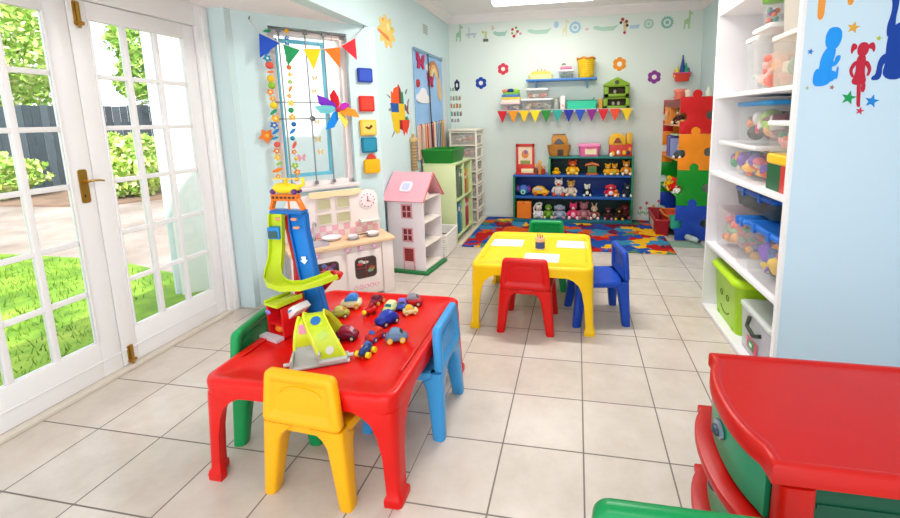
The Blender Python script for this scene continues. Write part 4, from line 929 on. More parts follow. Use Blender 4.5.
plush('plush_clown', 'bright red plush toy with yellow feet on the green jigsaw shelf', 1.15, .539, .17, '#d81f1a', head='#e2382c', accent='#f3c53a', y=3.79, grp='toys on the jigsaw bookcase', rz=R(-50))
plush('plush_dog', 'small white and red plush dog near the front panel of the green jigsaw shelf', 1.15, .539, .12, '#e9e4e0', head='#c23a34', accent='#f4eeee', y=3.62, grp='toys on the jigsaw bookcase', rz=R(-50))
t = thing('toy_tray', 'orange tray with a red rim on the blue jigsaw shelf', 'tray', (1.2, 4.0, .119)); m = M(); m.rings2([(rr(.24, .42, .08), 0), (rr(.28, .5, .1), .1), (rr(.26, .48, .09), .1), (rr(.22, .4, .07), .01)]); m.build('tray_body', mat('#e2571c', .4), t); m = M(); m.tube([(a, b, .1) for a, b in rr(.28, .5, .1)], .012, 6, closed=True); m.build('rim', mat('#f08a2a', .4), t); m = M(); m.ell(0, 0, .06, .1, .18, .05); m.build('beans', mat('#d93a1a', .6, bump=.5, bscale=60), t)
blk('storage_box', 'teal green box beside the orange tray on the blue jigsaw shelf', 'box', 1.19, 3.63, .119, .22, .16, .14, '#2fae8a')
t = thing('storage_crate', 'dark red crate on the floor in front of the jigsaw bookcase', 'crate', (1.01, 4.0, 0), R(-2)); m = M(); m.rings2([(rr(.14, .68, .015), 0), (rr(.17, .74, .015), .20), (rr(.15, .72, .012), .20), (rr(.12, .66, .012), .012)]); m.build('crate_body', mat('#a3101e', .4), t); m = M(); m.tube([(a, b, .2) for a, b in rr(.17, .74, .015)], .012, 6, closed=True); m.build('rim', mat('#b81a28', .4), t)
m = M(); m.box(-.087, -.083, -.2, .12, .05, .15); p = m.build('front_window', mat('#d9b9a8', .5), t); p['label'] = 'pale slatted panel'
t = thing('storage_tub', 'small salmon pink tub on top of the jigsaw bookcase', 'tub', (1.18, 3.85, 1.649)); m = M(); m.lathe([(.06, 0), (.07, .1)], 18); m.build('tub_body', mat('#e8705a', .5), t); m = M(); m.lathe([(.075, .09), (.075, .12), (.06, .125)], 18); m.build('lid', mat('#f08a72', .5), t)
t = thing('toy_cup', 'cream cup on top of the jigsaw bookcase behind the red knob', 'cup', (1.22, 3.62, 1.649)); m = M(); m.lathe([(.035, 0), (.042, .1), (.038, .1), (.03, .01)], 16); m.build('cup_body', mat('#efe2d0', .5), t); m = M(); m.tube([(.04, 0, .08), (.065, 0, .07), (.06, 0, .035), (.036, 0, .03)], .006); m.build('handle', mat('#efe2d0', .5), t)
t = thing('plastic_bottle', 'pale bottle on top of the jigsaw bookcase by the right edge', 'bottle', (1.41, 3.55, 1.649)); m = M(); m.lathe([(.03, 0), (.032, .07), (.014, .1), (.014, .12)], 14); m.build('bottle_body', mat('#e0e6cf', .4), t); m = M(); m.lathe([(.016, .118), (.016, .135)], 12); m.build('cap', mat('#c9d0b8', .4), t)
# things on the floor before it
m = M(); m.rbox(.34, .22, 0, .012, .01, .004); tag(m.build('foam_mat', mat('#7f9a86', .8), None, (1.19, 3.30, 0)), 'flat grey-green foam mat on the floor before the jigsaw bookcase', 'mat')
t = thing('plastic_bottle', 'clear plastic bottle lying on the mat against the blue jigsaw panel', 'bottle', (1.27, 3.38, .055), R(-62)); m = M(); m.X = Matrix.Rotation(PI/2, 4, 'Y'); m.lathe([(.03, -.08), (.035, -.07), (.035, .06), (.014, .1), (.014, .115)], 16); m.build('bottle_body', clear_mat('bottle_plastic', '#cfd9d6', .55, .1), t, ang=60); m = M(); m.X = Matrix.Rotation(PI/2, 4, 'Y'); m.lathe([(.017, .112), (.017, .13)], 14); m.build('cap', mat('#3a342e', .5), t)
# wall basket on the back wall
t = thing('wall_basket', 'red and pink wall basket holding party hats near the right corner of the back wall', 'basket', (1.30, 4.36, 1.90)); m = M(); m.rings2([(rr(.16, .09, .03), 0), (rr(.2, .12, .03), .1), (rr(.185, .105, .025), .1), (rr(.14, .07, .02), .01)]); m.build('basket_body', mat('#e2402a', .5), t); m = M(); m.tube([(a, b, .1) for a, b in rr(.2, .12, .03)], .012, 6, closed=True); m.build('rim', mat('#e2588a', .5), t); m = M(); m.box(-.04, .04, .055, .078, .02, .1); m.build('hook_plate', mat('#d9d4cc', .5), t)
for x, c, lab, h, r_ in ((-.08, '#e4dc3a', 'yellow ball hat in the wall basket', .12, .05), (.005, '#1f3f8f', 'tall dark blue cone hat in the wall basket', .26, .04), (.06, '#2aa878', 'green hat in the wall basket', .16, .045), (.105, '#7a3a8a', 'purple hat at the right of the wall basket', .1, .03), (-.115, '#ef7a3a', 'orange hat at the left of the wall basket', .08, .03)):
    t = thing('party_hat', lab, 'hat', (1.30+x*.75, 4.36, 1.96), 0, 'party hats in the wall basket'); m = M(); m.lathe([(r_, .0), (r_*.8, h*.4), (.006, h)], 14); m.build('cone', mat(c, .5), t); m = M(); m.ell(0, 0, h, .012); m.build('pompom', mat(c, .8), t)

# ------------------------------------------------------------------ built-in white storage shelves
SX, SY0, SY1 = .925, .52, 1.64
WS = mat('#f3f0f2', .4)
t = thing('storage_shelves', 'tall white built-in storage shelves full of toy tubs on the right', 'shelf', (SX, 0, 0))
D_ = XR-SX-.002
m = M(); m.box(-.008, D_, SY1-.025, SY1, 0, 2.75); p = m.build('end_panel', WS, t, bevel=.002)
m = M(); m.box(D_-.012, D_, SY0, SY1-.025, 0, 2.75); m.build('back_panel', mat('#ece9ee', .5), t)
ZSH = [.012, .505, 1.033, 1.572, 2.13, 2.72]
for z in ZSH: m = M(); m.prism([(.022, SY0), (D_-.012, SY0), (D_-.012, SY1-.025), (-.008, SY1-.025)], z, z+.024, 'xy'); m.build('shelf', WS, t, bevel=.002)
m = M(); m.prism([(.03, SY0), (D_, SY0), (D_, SY1-.025), (.0, SY1-.025)], 0, .012, 'xy'); m.build('plinth', WS, t)
# painted partition closing the near end of the shelves
m = M(); m.box(SX+.02, XR, .495, .519, 0, ZC); o = m.build('wall_partition', [mat('#cfe3f1', .7, .25)]); struct(o)
m = M(); m.box(SX+.012, SX+.028, .49, .523, 0, ZC); struct(m.build('trim_7', WHITE))

LIME = plas('#a8d81a'); sh = [z+.024 for z in ZSH]
# bottom shelf
t = thing('storage_tub', 'large lime green lidded tub with a drawn smiling face on the bottom white shelf', 'tub', (1.19, 1.335, sh[0]))
m = M(); m.rings2([(rr(.40, .44, .05, 5), 0), (rr(.44, .48, .06, 5), .315), (rr(.45, .49, .06, 5), .32), (rr(.45, .49, .06, 5), .335)]); m.build('tub_body', LIME, t, ang=50)
m = M(); m.rings2([(rr(.47, .51, .07, 5), .33), (rr(.485, .525, .07, 5), .34), (rr(.485, .525, .07, 5), .36), (rr(.45, .49, .06, 5), .378), (rr(.40, .44, .05, 5), .378), (rr(.38, .42, .05, 5), .371)]); m.build('lid', plas('#bfe81c'), t, ang=50)
INK = mat('#4a5a18', .5)
m = M(); f = lambda y, z: (-.2205+.02*(1-z/.315), y, z)
for y, z, r_ in ((.06, .19, .02), (-.06, .19, .02)): m.tube([f(y+r_*math.cos(a*PI/5), z+r_*math.sin(a*PI/5)) for a in range(10)], .0035, 5, closed=True)
m.tube([f(.09*math.cos(a), .12+.06*math.sin(a)) for a in [PI*1.15+PI*.7*k/8 for k in range(9)]], .0035, 5); m.build('drawn_face', INK, t)
for y in (-.14, .14): m = M(); m.cbox(-.19, y, .016, .03, .05, .03); m.build('wheel', mat('#93c018', .4), t, bevel=.006)
t = tub('storage_tub', 'clear tub with a dark clip on the bottom white shelf beside the partition', 1.175, .83, sh[0], .4, .42, .29, clear_mat('milky_lid', '#e2e8e2', .8, .3), clear_mat('milky_tub', '#e9e6ee', .35, .3), contents=['#d8d4de', '#c9c4cf', '#e3dfe4'], seed=12, n=16, clab='pale jumbled toys inside the clear tub with the dark clip')
m = M(); m.tube([(-.205, .05, .25), (-.225, .03, .2), (-.215, -.04, .17), (-.205, -.1, .2)], .012); p = m.build('clip', mat('#2f3a30', .5), t)
m = M(); m.m(0).box(-.2, -.196, -.06, .08, .05, .12); m.m(1).box(-.203, -.199, -.02, .05, .06, .11); m.m(2).box(-.2045, -.2025, .0, .035, .075, .095); m.build('side_label', [mat('#d85a78', .5), mat('#1f9a5a', .5), mat('#d9f0e0', .5)], t)
# second shelf
BL = mat('#1f6fd0', .3)
tub('storage_tub', 'open clear tub of orange toys at the far end of the second white shelf', 1.12, 1.395, sh[1], .30, .40, .30, None, clear_mat('milky_open_tub', '#efe6ea', .16, .2), contents=['#e8824a', '#e0523a', '#f2b45a', '#d86a78', '#7fb08a'], seed=21, n=26, clab='orange and pink toys in the open tub of the second white shelf')
tub('storage_tub', 'shallow shade-darkened tub with a blue lid resting on the open tub of the second shelf', 1.29, 1.21, sh[1]+.3215, .46, .58, .12, mat('#1a62c4', .3), clear_mat('shade_dark_tub', '#5a6a6a', .5, .2), contents=['#3a5a50', '#4a4a44', '#2f6a58'], seed=22, clips=True, clab='dark green toys in the shallow shade-darkened tub of the second white shelf')  # dark body colour stands in for the shade below the blue lid
tub('storage_tub', 'clear tub with a bright blue clip lid on the second white shelf, nearest the partition', 1.18, .785, sh[1], .44, .44, .31, BL, contents=['#ef8a22', '#e05a2a', '#7a4ac0', '#f2c42a', '#2f5f9a', '#3a4a3a'], seed=23, n=30, clips=True, clab='orange, purple and yellow toys in the near blue-lidded tub')
tub('storage_tub', 'narrow clear tub with a bright blue lid between two tubs on the second shelf', 1.15, 1.098, sh[1], .38, .165, .30, mat('#2a7ad8', .3), contents=['#f0a62a', '#d84a3a', '#3f8f6a', '#4a5fae'], seed=24, n=18, clips=True, clab='yellow and red toys in the middle blue-lidded tub')
m = M(); m.rbox(.08, .1, 0, .08, .01); tag(m.build('paper_box', mat('#eef2fa', .5), None, (1.10, 1.262, sh[1]+.001), R(10)), 'small white paper box between the tubs on the second white shelf', 'box') if 0 else None
# third shelf
tub('storage_tub', 'long low clear tub with a milky lid on the third white shelf, bright toys inside', 1.13, 1.235, sh[2], .36, .66, .225, clear_mat('milky_lid_long', '#f2eff0', .75, .3), contents=['#e0523a', '#f2b43a', '#7a4fb0', '#e8707f', '#3f9a6a', '#d8c9b0', '#2f6fb8'], seed=31, n=46, clab='bright mixed toys in the long low tub on the third white shelf', cs=.8)
tub('storage_tub', 'clear tub with a sky blue lid on the long tub of the third white shelf', 1.17, 1.15, sh[2]+.226, .34, .48, .255, mat('#2f9ae0', .3), contents=['#e08a5a', '#c8285a', '#2a2f2a', '#9ab83a', '#e8a06a', '#d8d0c8', '#7a1f3a'], seed=32, n=44, clab='pink, green and black toys in the sky-blue-lidded tub')
tub('storage_tub', 'small clear tub with a milky lid on the block box of the third white shelf', 1.10, .735, sh[2]+.20, .24, .26, .17, WL, contents=['#d8cfd8', '#d8785a', '#3f8a5a', '#e8a0a0'], seed=33, n=12, clab='pale toys in the small tub on the block box')
t = thing('block_box', 'yellow lidded dark green and red block box on the third white shelf near the partition', 'box', (1.12, .715, sh[2])); m = M(); m.m(0).box(-.13, .13, -.02, .14, 0, .14); m.m(1).box(-.13, .13, -.14, -.02, 0, .14); m.build('box_body', [mat('#155a34', .45), mat('#c9302c', .45)], t); m = M(); m.rbox(.28, .29, .14, .195, .02, .01); m.build('lid', mat('#f2c41a', .4), t)
tub('storage_tub', 'red tinted clear tub at the back of the third white shelf near the partition', 1.40, .76, sh[2], .24, .36, .46, mat('#d85a4a', .4), clear_mat('red_tub', '#d84a3c', .4, .25), contents=['#c93a2c', '#a82a24'], seed=34, n=10, clab='red toys in the red tinted tub')
# fourth shelf
tub('storage_tub', 'tall clear tub at the far end of the fourth white shelf', 1.17, 1.31, sh[3], .28, .20, .34, WL, contents=['#c9b8b4', '#a8c0a8', '#b0a4a8'], seed=41, n=16, fill=.4, clab='pale toys at the bottom of the tall clear tub')
tub('storage_tub', 'tall clear tub of orange toys on the fourth white shelf', 1.15, 1.07, sh[3], .32, .25, .36, WL, contents=['#ef5a2a', '#f2742c', '#f2a43a', '#e8b0a0'], seed=42, n=26, fill=.7, clab='orange toys in the tall tub of the fourth white shelf')
tub('storage_tub', 'clear tub with a cream lid on the fourth white shelf beside the partition', 1.14, .72, sh[3], .32, .34, .27, mat('#f1eadf', .4), clear_mat('cream_tub', '#efe2d2', .25, .3), contents=['#f0b48a', '#e8d8c0', '#4f9a8a'], seed=43, n=14, clab='cream and peach toys in the cream-lidded tub')
tub('storage_tub', 'cream tub stacked on the cream-lidded tub of the fourth white shelf', 1.15, .72, sh[3]+.271, .28, .32, .26, None, clear_mat('cream_open_tub', '#efe6da', .5, .3), contents=['#f0e0c8', '#e8855a', '#f2ead8'], seed=44, n=10, clab='cream and orange soft toys in the stacked cream tub')
t = thing('toy_jar', 'clear jar with a lime green lid on the tall tubs of the fourth shelf', 'jar', (1.06, 1.10, sh[3]+.361)); m = M(); m.lathe([(.05, 0), (.055, .01), (.055, .14), (.05, .14), (.048, .01)], 18); m.build('jar_body', CLR, t); m = M(); m.lathe([(.06, .135), (.06, .17), (.055, .175)], 18); m.build('lid', mat('#8fd82a', .4), t)
m = M(); q = random.Random(5)
for j in range(9): m.mi = j % 3; m.ell(q.uniform(-.025, .025), q.uniform(-.025, .025), .025+q.random()*.07, .016, .016, .016, 8, 6)
tag(m.build('bead_pieces', [mat(c, .5) for c in ('#8a3a9a', '#e86a2a', '#5f9a8a')], None, (1.06, 1.10, sh[3]+.362)), 'orange and purple beads inside the lime-lidded jar', 'beads', None, 'stuff')

# ------------------------------------------------------------------ stickers on the partition
def sticker(name, label, cat, polys, mats_, loc, rz=0, grp=None, th=.0025):
    """polys drawn in the plane facing local -y"""
    m = M()
    for item in polys:
        i, P = item[0], item[1]; lift = item[2] if len(item) > 2 else 0
        m.mi = i; m.prism(P, -th-lift*.001, 0)
    return tag(m.build(name, [mat(c, .55, .3) for c in mats_], None, loc, rz), label, cat, grp)
def star(r, n=5, r2=.42, a0=.2): return [((r if k % 2 == 0 else r*r2)*math.sin(a0+PI*k/n), (r if k % 2 == 0 else r*r2)*math.cos(a0+PI*k/n)) for k in range(2*n)]
def smooth(P, n=2):
    for _ in range(n):
        Q = []
        for a, b in zip(P, P[1:]+P[:1]): Q += [(a[0]*.75+b[0]*.25, a[1]*.75+b[1]*.25), (a[0]*.25+b[0]*.75, a[1]*.25+b[1]*.75)]
        P = Q
    return P
PY_ = .4955
sticker('wall_decal', 'light blue silhouette of a kneeling baby on the blue partition', 'wall sticker', [(0, smooth(p, 2), l) for l, p in (
    (0, [(-.012, .118), (.0, .14), (.03, .142), (.048, .125), (.05, .09), (.04, .06), (.025, .045), (.005, .045), (-.012, .06), (-.016, .09)]),
    (1, [(.0, .06), (.028, .055), (.03, .03), (.02, -.02), (.022, -.06), (.02, -.1), (-.01, -.115), (-.05, -.112), (-.052, -.06), (-.04, -.035), (-.03, -.04), (-.028, 0.0), (-.018, .035)]),
    (2, [(.012, .005), (.03, -.012), (.032, .015), (.044, .022), (.052, .012), (.046, -.008), (.034, -.025), (.018, -.03)]),
    (2, [(.005, -.05), (.03, -.045), (.038, -.06), (.042, -.03), (.048, -.032), (.046, -.085), (.036, -.08), (.02, -.1)]))],
    ['#1f96f0'], (1.056, PY_, 1.695))
sticker('wall_decal', 'red silhouette of a girl with bunches on the blue partition', 'wall sticker', [(0, smooth(p, 2), l) for l, p in (
    (0, [(-.02, .1), (-.012, .125), (.008, .13), (.024, .118), (.026, .09), (.014, .068), (-.006, .066), (-.018, .08)]),
    (1, [(-.022, .118), (-.04, .128), (-.046, .1), (-.04, .075), (-.034, .095), (-.022, .1)]), (1, [(.022, .118), (.04, .13), (.05, .105), (.046, .08), (.038, .098), (.024, .102)]),
    (1, [(-.012, .075), (.014, .075), (.018, .045), (.016, .0), (.032, -.055), (-.036, -.055), (-.016, .0), (-.02, .045)]),
    (2, [(-.016, .05), (-.03, .045), (-.046, .01), (-.03, -.025), (-.022, -.018), (-.034, .008), (-.02, .03)]), (2, [(.014, .05), (.03, .045), (.044, .012), (.034, -.02), (.026, -.014), (.032, .008), (.018, .03)]),
    (2, [(-.008, -.045), (.006, -.045), (.01, -.09), (.012, -.135), (.014, -.155), (.0, -.15), (-.002, -.11)]), (2, [(.01, -.045), (.026, -.045), (.026, -.085), (.012, -.09)]))],
    ['#c4203a'], (1.19, PY_, 1.638))
sticker('wall_decal', 'dark blue silhouette of a child with a raised arm on the blue partition', 'wall sticker', [(0, smooth(p, 2), l) for l, p in (
    (0, [(.0, .03), (.03, .07), (.08, .07), (.10, .02), (.10, -.1), (.07, -.17), (.02, -.175), (-.01, -.15), (.0, -.1), (-.005, -.04)]),
    (1, [(-.005, .0), (-.012, .05), (.0, .1), (.002, .14), (-.005, .17), (.008, .185), (.024, .17), (.024, .13), (.018, .09), (.022, .03)]),
    (1, [(.02, -.06), (-.01, -.06), (-.03, -.09), (-.032, -.15), (-.048, -.158), (-.048, -.175), (-.01, -.172), (-.012, -.1), (.02, -.1)]))],
    ['#0f3f9f'], (1.285, PY_, 1.775))
sticker('wall_decal', 'left one of two orange foot silhouettes at the top of the blue partition', 'wall sticker', [(0, smooth([(-.012, .2), (.012, .2), (.016, 0), (.008, -.03), (-.008, -.03), (-.014, 0)]))], ['#f09a3c'], (1.012, PY_, 1.90))
sticker('wall_decal', 'right one of two orange foot silhouettes at the top of the blue partition', 'wall sticker', [(0, smooth([(-.022, .2), (.002, .2), (.018, .02), (.014, -.02), (-.002, -.02), (-.008, 0)]))], ['#f09a3c'], (1.12, PY_, 1.945))
for (px_, z, r_, c, lab) in ((1.146, 1.83, .026, '#e0a63a', 'golden star sticker above the red girl on the partition'), (1.156, 1.527, .032, '#159a52', 'green star sticker left of the red girl\'s foot on the partition'), (1.249, 1.51, .03, '#1f86d8', 'blue star sticker right of the red girl\'s foot on the partition'),
                             (.985, 1.735, .014, '#2f7ad0', 'small blue star sticker left of the light blue baby on the partition'), (1.206, 1.468, .018, '#cf3a52', 'small red star sticker under the red girl on the partition'), (1.249, 1.78, .012, '#b9c23a', 'tiny lime star sticker right of the golden star on the partition'),
                             (.985, 1.575, .009, '#b9b88a', 'tiny olive star sticker at the baby\'s knees on the partition'), (1.085, 1.575, .011, '#b06a5a', 'tiny brown star sticker right of the baby\'s feet on the partition')):
    sticker('star_decal', lab, 'star sticker', [(0, star(r_))], [c], (px_, PY_, z), 0, 'star stickers on the partition')
# ------------------------------------------------------------------ back wall stickers
YW = YB+.0006
def flower_decal(label, x, z, r, c, y=YW, rz=0, grp='flower stickers on the back wall', sq=1.):
    P = []
    for k in range(48):
        a = 2*PI*k/48; q = r*(.80+.20*abs(math.cos(3*a))**.7); P.append((q*math.sin(a)*sq, q*math.cos(a)))
    return sticker('flower_decal', label, 'flower sticker', [(0, P), (1, [(a*sq, b) for a, b in circ(r*.36, 18)], 1)], [c, '#f3ece2'], (x, y, z), rz, grp)
flower_decal('red flower sticker on the back wall', -1.08, 2.155, .082, '#dc3c50')
flower_decal('bright blue flower sticker on the back wall', -1.407, 1.971, .085, '#1247a8')
flower_decal('orange flower sticker on the back wall above the green toy house', .515, 2.16, .092, '#ee9322')
flower_decal('purple flower sticker on the back wall', .968, 1.974, .088, '#8b3a92')
flower_decal('dark navy flower sticker at the left corner of the back wall', -1.765, 1.95, .085, '#1c2c66', sq=.5)
SGr, SGy, SBl, STe = '#a9cfae', '#bccbd8', '#a3c8df', '#8cc4b4'
def decal(name, label, polys, cols, x, z, grp='animal border stickers on the back wall'): return sticker(name, label, 'wall sticker', polys, cols, (x, YW, z), 0, grp, .0015)
giraffe = [(-.05, -.12), (-.03, -.12), (-.028, -.06), (.0, -.06), (.005, -.12), (.025, -.12), (.028, -.03), (.03, .06), (.055, .055), (.06, .075), (.03, .1), (.01, .12), (.005, .02), (-.045, -.01)]
croc = [(-.17, .03), (-.12, .035), (-.08, .02), (.1, .02), (.17, .045), (.12, -.01), (.1, -.035), (-.05, -.035), (-.12, -.02), (-.17, .0)]
decal('giraffe_decal', 'pale green giraffe sticker at the left end of the border on the back wall', [(0, giraffe)], [SGr], -1.71, 2.68)
decal('cart_decal', 'pale grey cart sticker beside the left giraffe on the border', [(0, [(-.09, .01), (.06, .01), (.06, -.02), (-.09, -.02)]), (0, [(-.05, .01), (-.035, .01), (-.035, .09), (-.05, .09)]), (0, circ(.016, 10, -.05, -.04)), (0, circ(.016, 10, .03, -.04))], [SGy], -1.52, 2.655)
decal('cactus_decal', 'small green potted plant sticker on the border of the back wall', [(0, [(-.015, -.02), (.015, -.02), (.02, .06), (.005, .08), (-.01, .05)]), (0, circ(.02, 10, -.035, .06)), (1, [(-.04, -.07), (.04, -.07), (.035, -.03), (-.035, -.03)])], ['#bfcf7a', '#5f6660'], -1.325, 2.61)
decal('bird_decal', 'small beige bird sticker above the first crocodile on the border', [(0, [(-.02, -.03), (.01, -.03), (.025, 0), (.01, .03), (-.01, .03)])], ['#dccdb0'], -1.22, 2.72)
decal('crocodile_decal', 'leftmost pale green crocodile sticker on the border of the back wall', [(0, [(a*.62, b) for a, b in croc])], ['#a7cdbf'], -1.11, 2.64)
decal('tree_decal', 'red fruit tree sticker at the left of the border on the back wall', [(0, circ(.02, 10, -.05, .03)), (0, circ(.02, 10, .02, -.0)), (0, circ(.022, 10, -.03, -.06)), (1, circ(.018, 10, -.0, .05)), (1, circ(.016, 10, -.055, -.02)), (2, [(-.02, -.04), (.03, .02), (.04, .01), (-.01, -.05)]), (3, circ(.018, 10, .06, -.03))], ['#c9403a', '#8f9a3a', '#d9b06a', '#d59ac0'], -.89, 2.655)
decal('crocodile_decal', 'middle pale green crocodile sticker on the border of the back wall', [(0, croc)], ['#b3d6c4'], -.56, 2.64)
decal('balloon_decal', 'small pale blue balloon sticker on the border of the back wall', [(0, circ(.032, 14, 0, 0, .045))], [SBl], -.335, 2.715)
decal('giraffe_decal', 'faint yellow giraffe sticker in the middle of the border on the back wall', [(0, [(a*.8, b) for a, b in giraffe])], ['#e0dfba'], -.21, 2.67)
def wheel(label, x, z, r, c): return decal('lion_decal', label, [(0, [((r if k % 2 else r*.82)*math.cos(PI*k/14), (r if k % 2 else r*.82)*math.sin(PI*k/14)) for k in range(28)]), (1, circ(r*.55, 16), .5), (0, circ(r*.3, 12), 1)], [c, '#dfe9e0'], x, z)
wheel('pale blue round lion sticker on the border of the back wall', -.08, 2.665, .085, '#9cc6dc')
decal('bird_decal', 'tiny pink bird sticker right of the blue lion on the border', [(0, [(-.03, 0), (0, -.02), (.03, .0), (.01, .02), (-.01, .01)])], ['#e2b9ae'], .075, 2.635)
decal('crocodile_decal', 'rightmost pale green crocodile sticker on the border of the back wall', [(0, croc)], ['#b5d8c2'], .33, 2.635)
decal('tree_decal', 'red and black fruit tree sticker near the right end of the border', [(0, circ(.022, 10, -.03, .08)), (0, circ(.022, 10, .02, .05)), (0, circ(.02, 10, -.0, -.09)), (1, circ(.02, 10, -.05, .04)), (1, circ(.02, 10, .03, -.0)), (2, [(-.015, -.07), (.02, -.07), (.03, .06), (-.02, .06)])], ['#b3302a', '#4a3a20', '#e0c79a'], .57, 2.655)
decal('cart_decal', 'pale blue cart sticker beside the right fruit tree on the border', [(0, [(-.06, .02), (.07, .03), (.06, -.02), (-.05, -.02)])], ['#b5cfe0'], .69, 2.63)
wheel('small pale teal lion sticker on the border near the right end', .875, 2.66, .07, '#b0d3c4')
wheel('larger teal lion sticker on the border near the right end', 1.315-.05, 2.655, .1, STe) if 0 else wheel('larger teal lion sticker on the border near the right end', 1.105, 2.665, .085, STe)
decal('giraffe_decal', 'pale green giraffe sticker at the right end of the border on the back wall', [(0, giraffe)], ['#b9d6a6'], 1.36, 2.69)
# little flower meadow stickers along the floor
q = random.Random(2)
for x0_, lab in ((-1.62, 'left end'), (.93, 'right end')):
    for i, (dx, h, c) in enumerate(((-.08, .12, '#e28a78'), (.0, .19, '#c8685a'), (.09, .15, '#e2b45a'), (.16, .22, '#d8705a'))):
        sticker('meadow_decal', '%s flower sticker on a stem low on the %s of the back wall' % (('small pink', 'tall red', 'yellow', 'tallest orange-red')[i], lab), 'flower sticker', [(0, [(-.004, 0), (.004, 0), (.003, h), (-.003, h)]), (0, smooth([(0, .02), (.05, .06), (.02, .08)], 1)), (0, smooth([(0, .01), (-.05, .05), (-.02, .07)], 1)), (1, [(.028*math.cos(a*PI/6)*(1 if a % 2 else .6), h+.028*math.sin(a*PI/6)*(1 if a % 2 else .6)) for a in range(12)], 1)], ['#8fbf86', c], (x0_+dx, YW, .065), 0, 'meadow stickers low on the back wall')
# word-like animal chart decals by the left corner
for i, (z, c1, c2, lab) in enumerate(((1.89, '#8aa0a8', '#9fb08a', 'topmost'), (1.77, '#7fae96', '#b98a7a', 'second'), (1.66, '#c8785a', '#a3a06a', 'third'), (1.545, '#6f9a8a', '#8a6f7a', 'fourth'), (1.44, '#9a8fae', '#b0a890', 'lowest'))):
    P = [(j % 2, [(-.10+j*.045, -.035 if i not in (0, 4) else -.02), (-.065+j*.045, -.035 if i not in (0, 4) else -.02), (-.068+j*.045, .03), (-.097+j*.045, .03-.012*(j % 2))]) for j in range(4 if i not in (0, 4) else 3)]
    sticker('wall_decal', '%s row of small patterned stickers beside the left corner of the back wall' % lab, 'wall sticker', P, [c1, c2], (-1.79+.005*i, YW, z), 0, 'rows of small stickers by the left corner')

# ------------------------------------------------------------------ left wall
LW = PI/2   # decals drawn facing +x
def ldecal(name, label, cat, polys, cols, y, z, th=.003, grp=None): return sticker(name, label, cat, polys, cols, (XL-.0006, y, z), LW, grp, th)
ldecal('brick_decal', 'colourful toy brick wall sticker breaking through the left wall', 'wall sticker', [
    (7, smooth([(-.29, .0), (-.2, .03), (-.21, -.02)], 1), -1), (7, smooth([(-.32, .16), (-.2, .13), (-.22, .11)], 1), -1), (7, smooth([(.2, .09), (.30, .15), (.24, .05)], 1), -1), (7, smooth([(.16, .2), (.26, .25), (.19, .16)], 1), -1), (7, smooth([(.1, -.1), (.25, -.07), (.22, -.12)], 1), -1), (7, smooth([(-.16, -.2), (-.25, -.29), (-.13, -.22)], 1), -1),
    (0, [(-.2, .07), (-.19, .19), (-.15, .17), (-.12, .22), (-.03, .24), (0, .27), (0, .07)]), (1, [(0, .07), (0, .27), (.05, .22), (.05, .07)]), (2, [(.05, .07), (.05, .21), (.09, .18), (.11, .2), (.12, .07)]), (3, [(-.22, .07), (-.02, .07), (-.02, -.02), (-.2, -.02)]),
    (4, [(-.02, .07), (.14, .07), (.14, -.1), (-.02, -.1)]), (4, [(-.22, -.02), (-.02, -.02), (-.02, -.24), (-.06, -.22), (-.09, -.25), (-.14, -.2), (-.16, -.22)]), (2, [(.14, -.07), (.21, -.06), (.2, -.1), (.14, -.1)], 1), (3, [(.14, .07), (.19, .06), (.18, 0), (.14, 0)]),
    (5, [(-.02, -.1), (.06, -.1), (.06, -.21), (-.02, -.19)]), (6, [(.06, -.1), (.26, -.1), (.23, -.18), (.2, -.2), (.17, -.26), (.14, -.22), (.09, -.27), (.06, -.21)]), (8, [(.17, .02), (.25, .08), (.23, .0), (.26, -.04), (.2, -.03)], 1)],
    ['#ef5a1c', '#8f1a34', '#0f8a5a', '#1a56a8', '#eec81a', '#a8101a', '#e83a1a', '#8a8f8c', '#9a4a1a'], 2.56, 1.565)
P = []
for k in range(60):
    a = 2*PI*k/60; q_ = .16*(.62+.38*abs(math.sin(4.5*a))); P.append((1.25*q_*math.cos(a), q_*math.sin(a)))
ldecal('sun_decal', 'pale orange and yellow sunburst flower sticker high on the left wall', 'wall sticker', [(0, P), (1, [(-.19, .0), (.02, -.04), (.06, -.08), (-.04, -.07), (-.2, -.02)], 1), (2, circ(.04, 12, .03, .05), 1), (1, circ(.015, 8, -.08, .1), 1), (3, circ(.02, 8, .12, .05), 1)], ['#f2cf6e', '#ee8a3a', '#f6e6a0', '#c9c85a'], 2.35, 2.315)
t = thing('air_vent', 'small pale slatted air vent high on the left wall', 'vent', (XL-.0006, 3.45, 2.545)); m = M(); m.prism(rr(.17, .12, .006), 0, .006, 'yz'); m.build('vent_frame', mat('#d3dcd4', .5), t); m = M()
for i in range(4): m.box(.006, .012, -.07, .07, -.045+i*.027, -.033+i*.027)
m.build('slat', mat('#9aa5a0', .5), t)
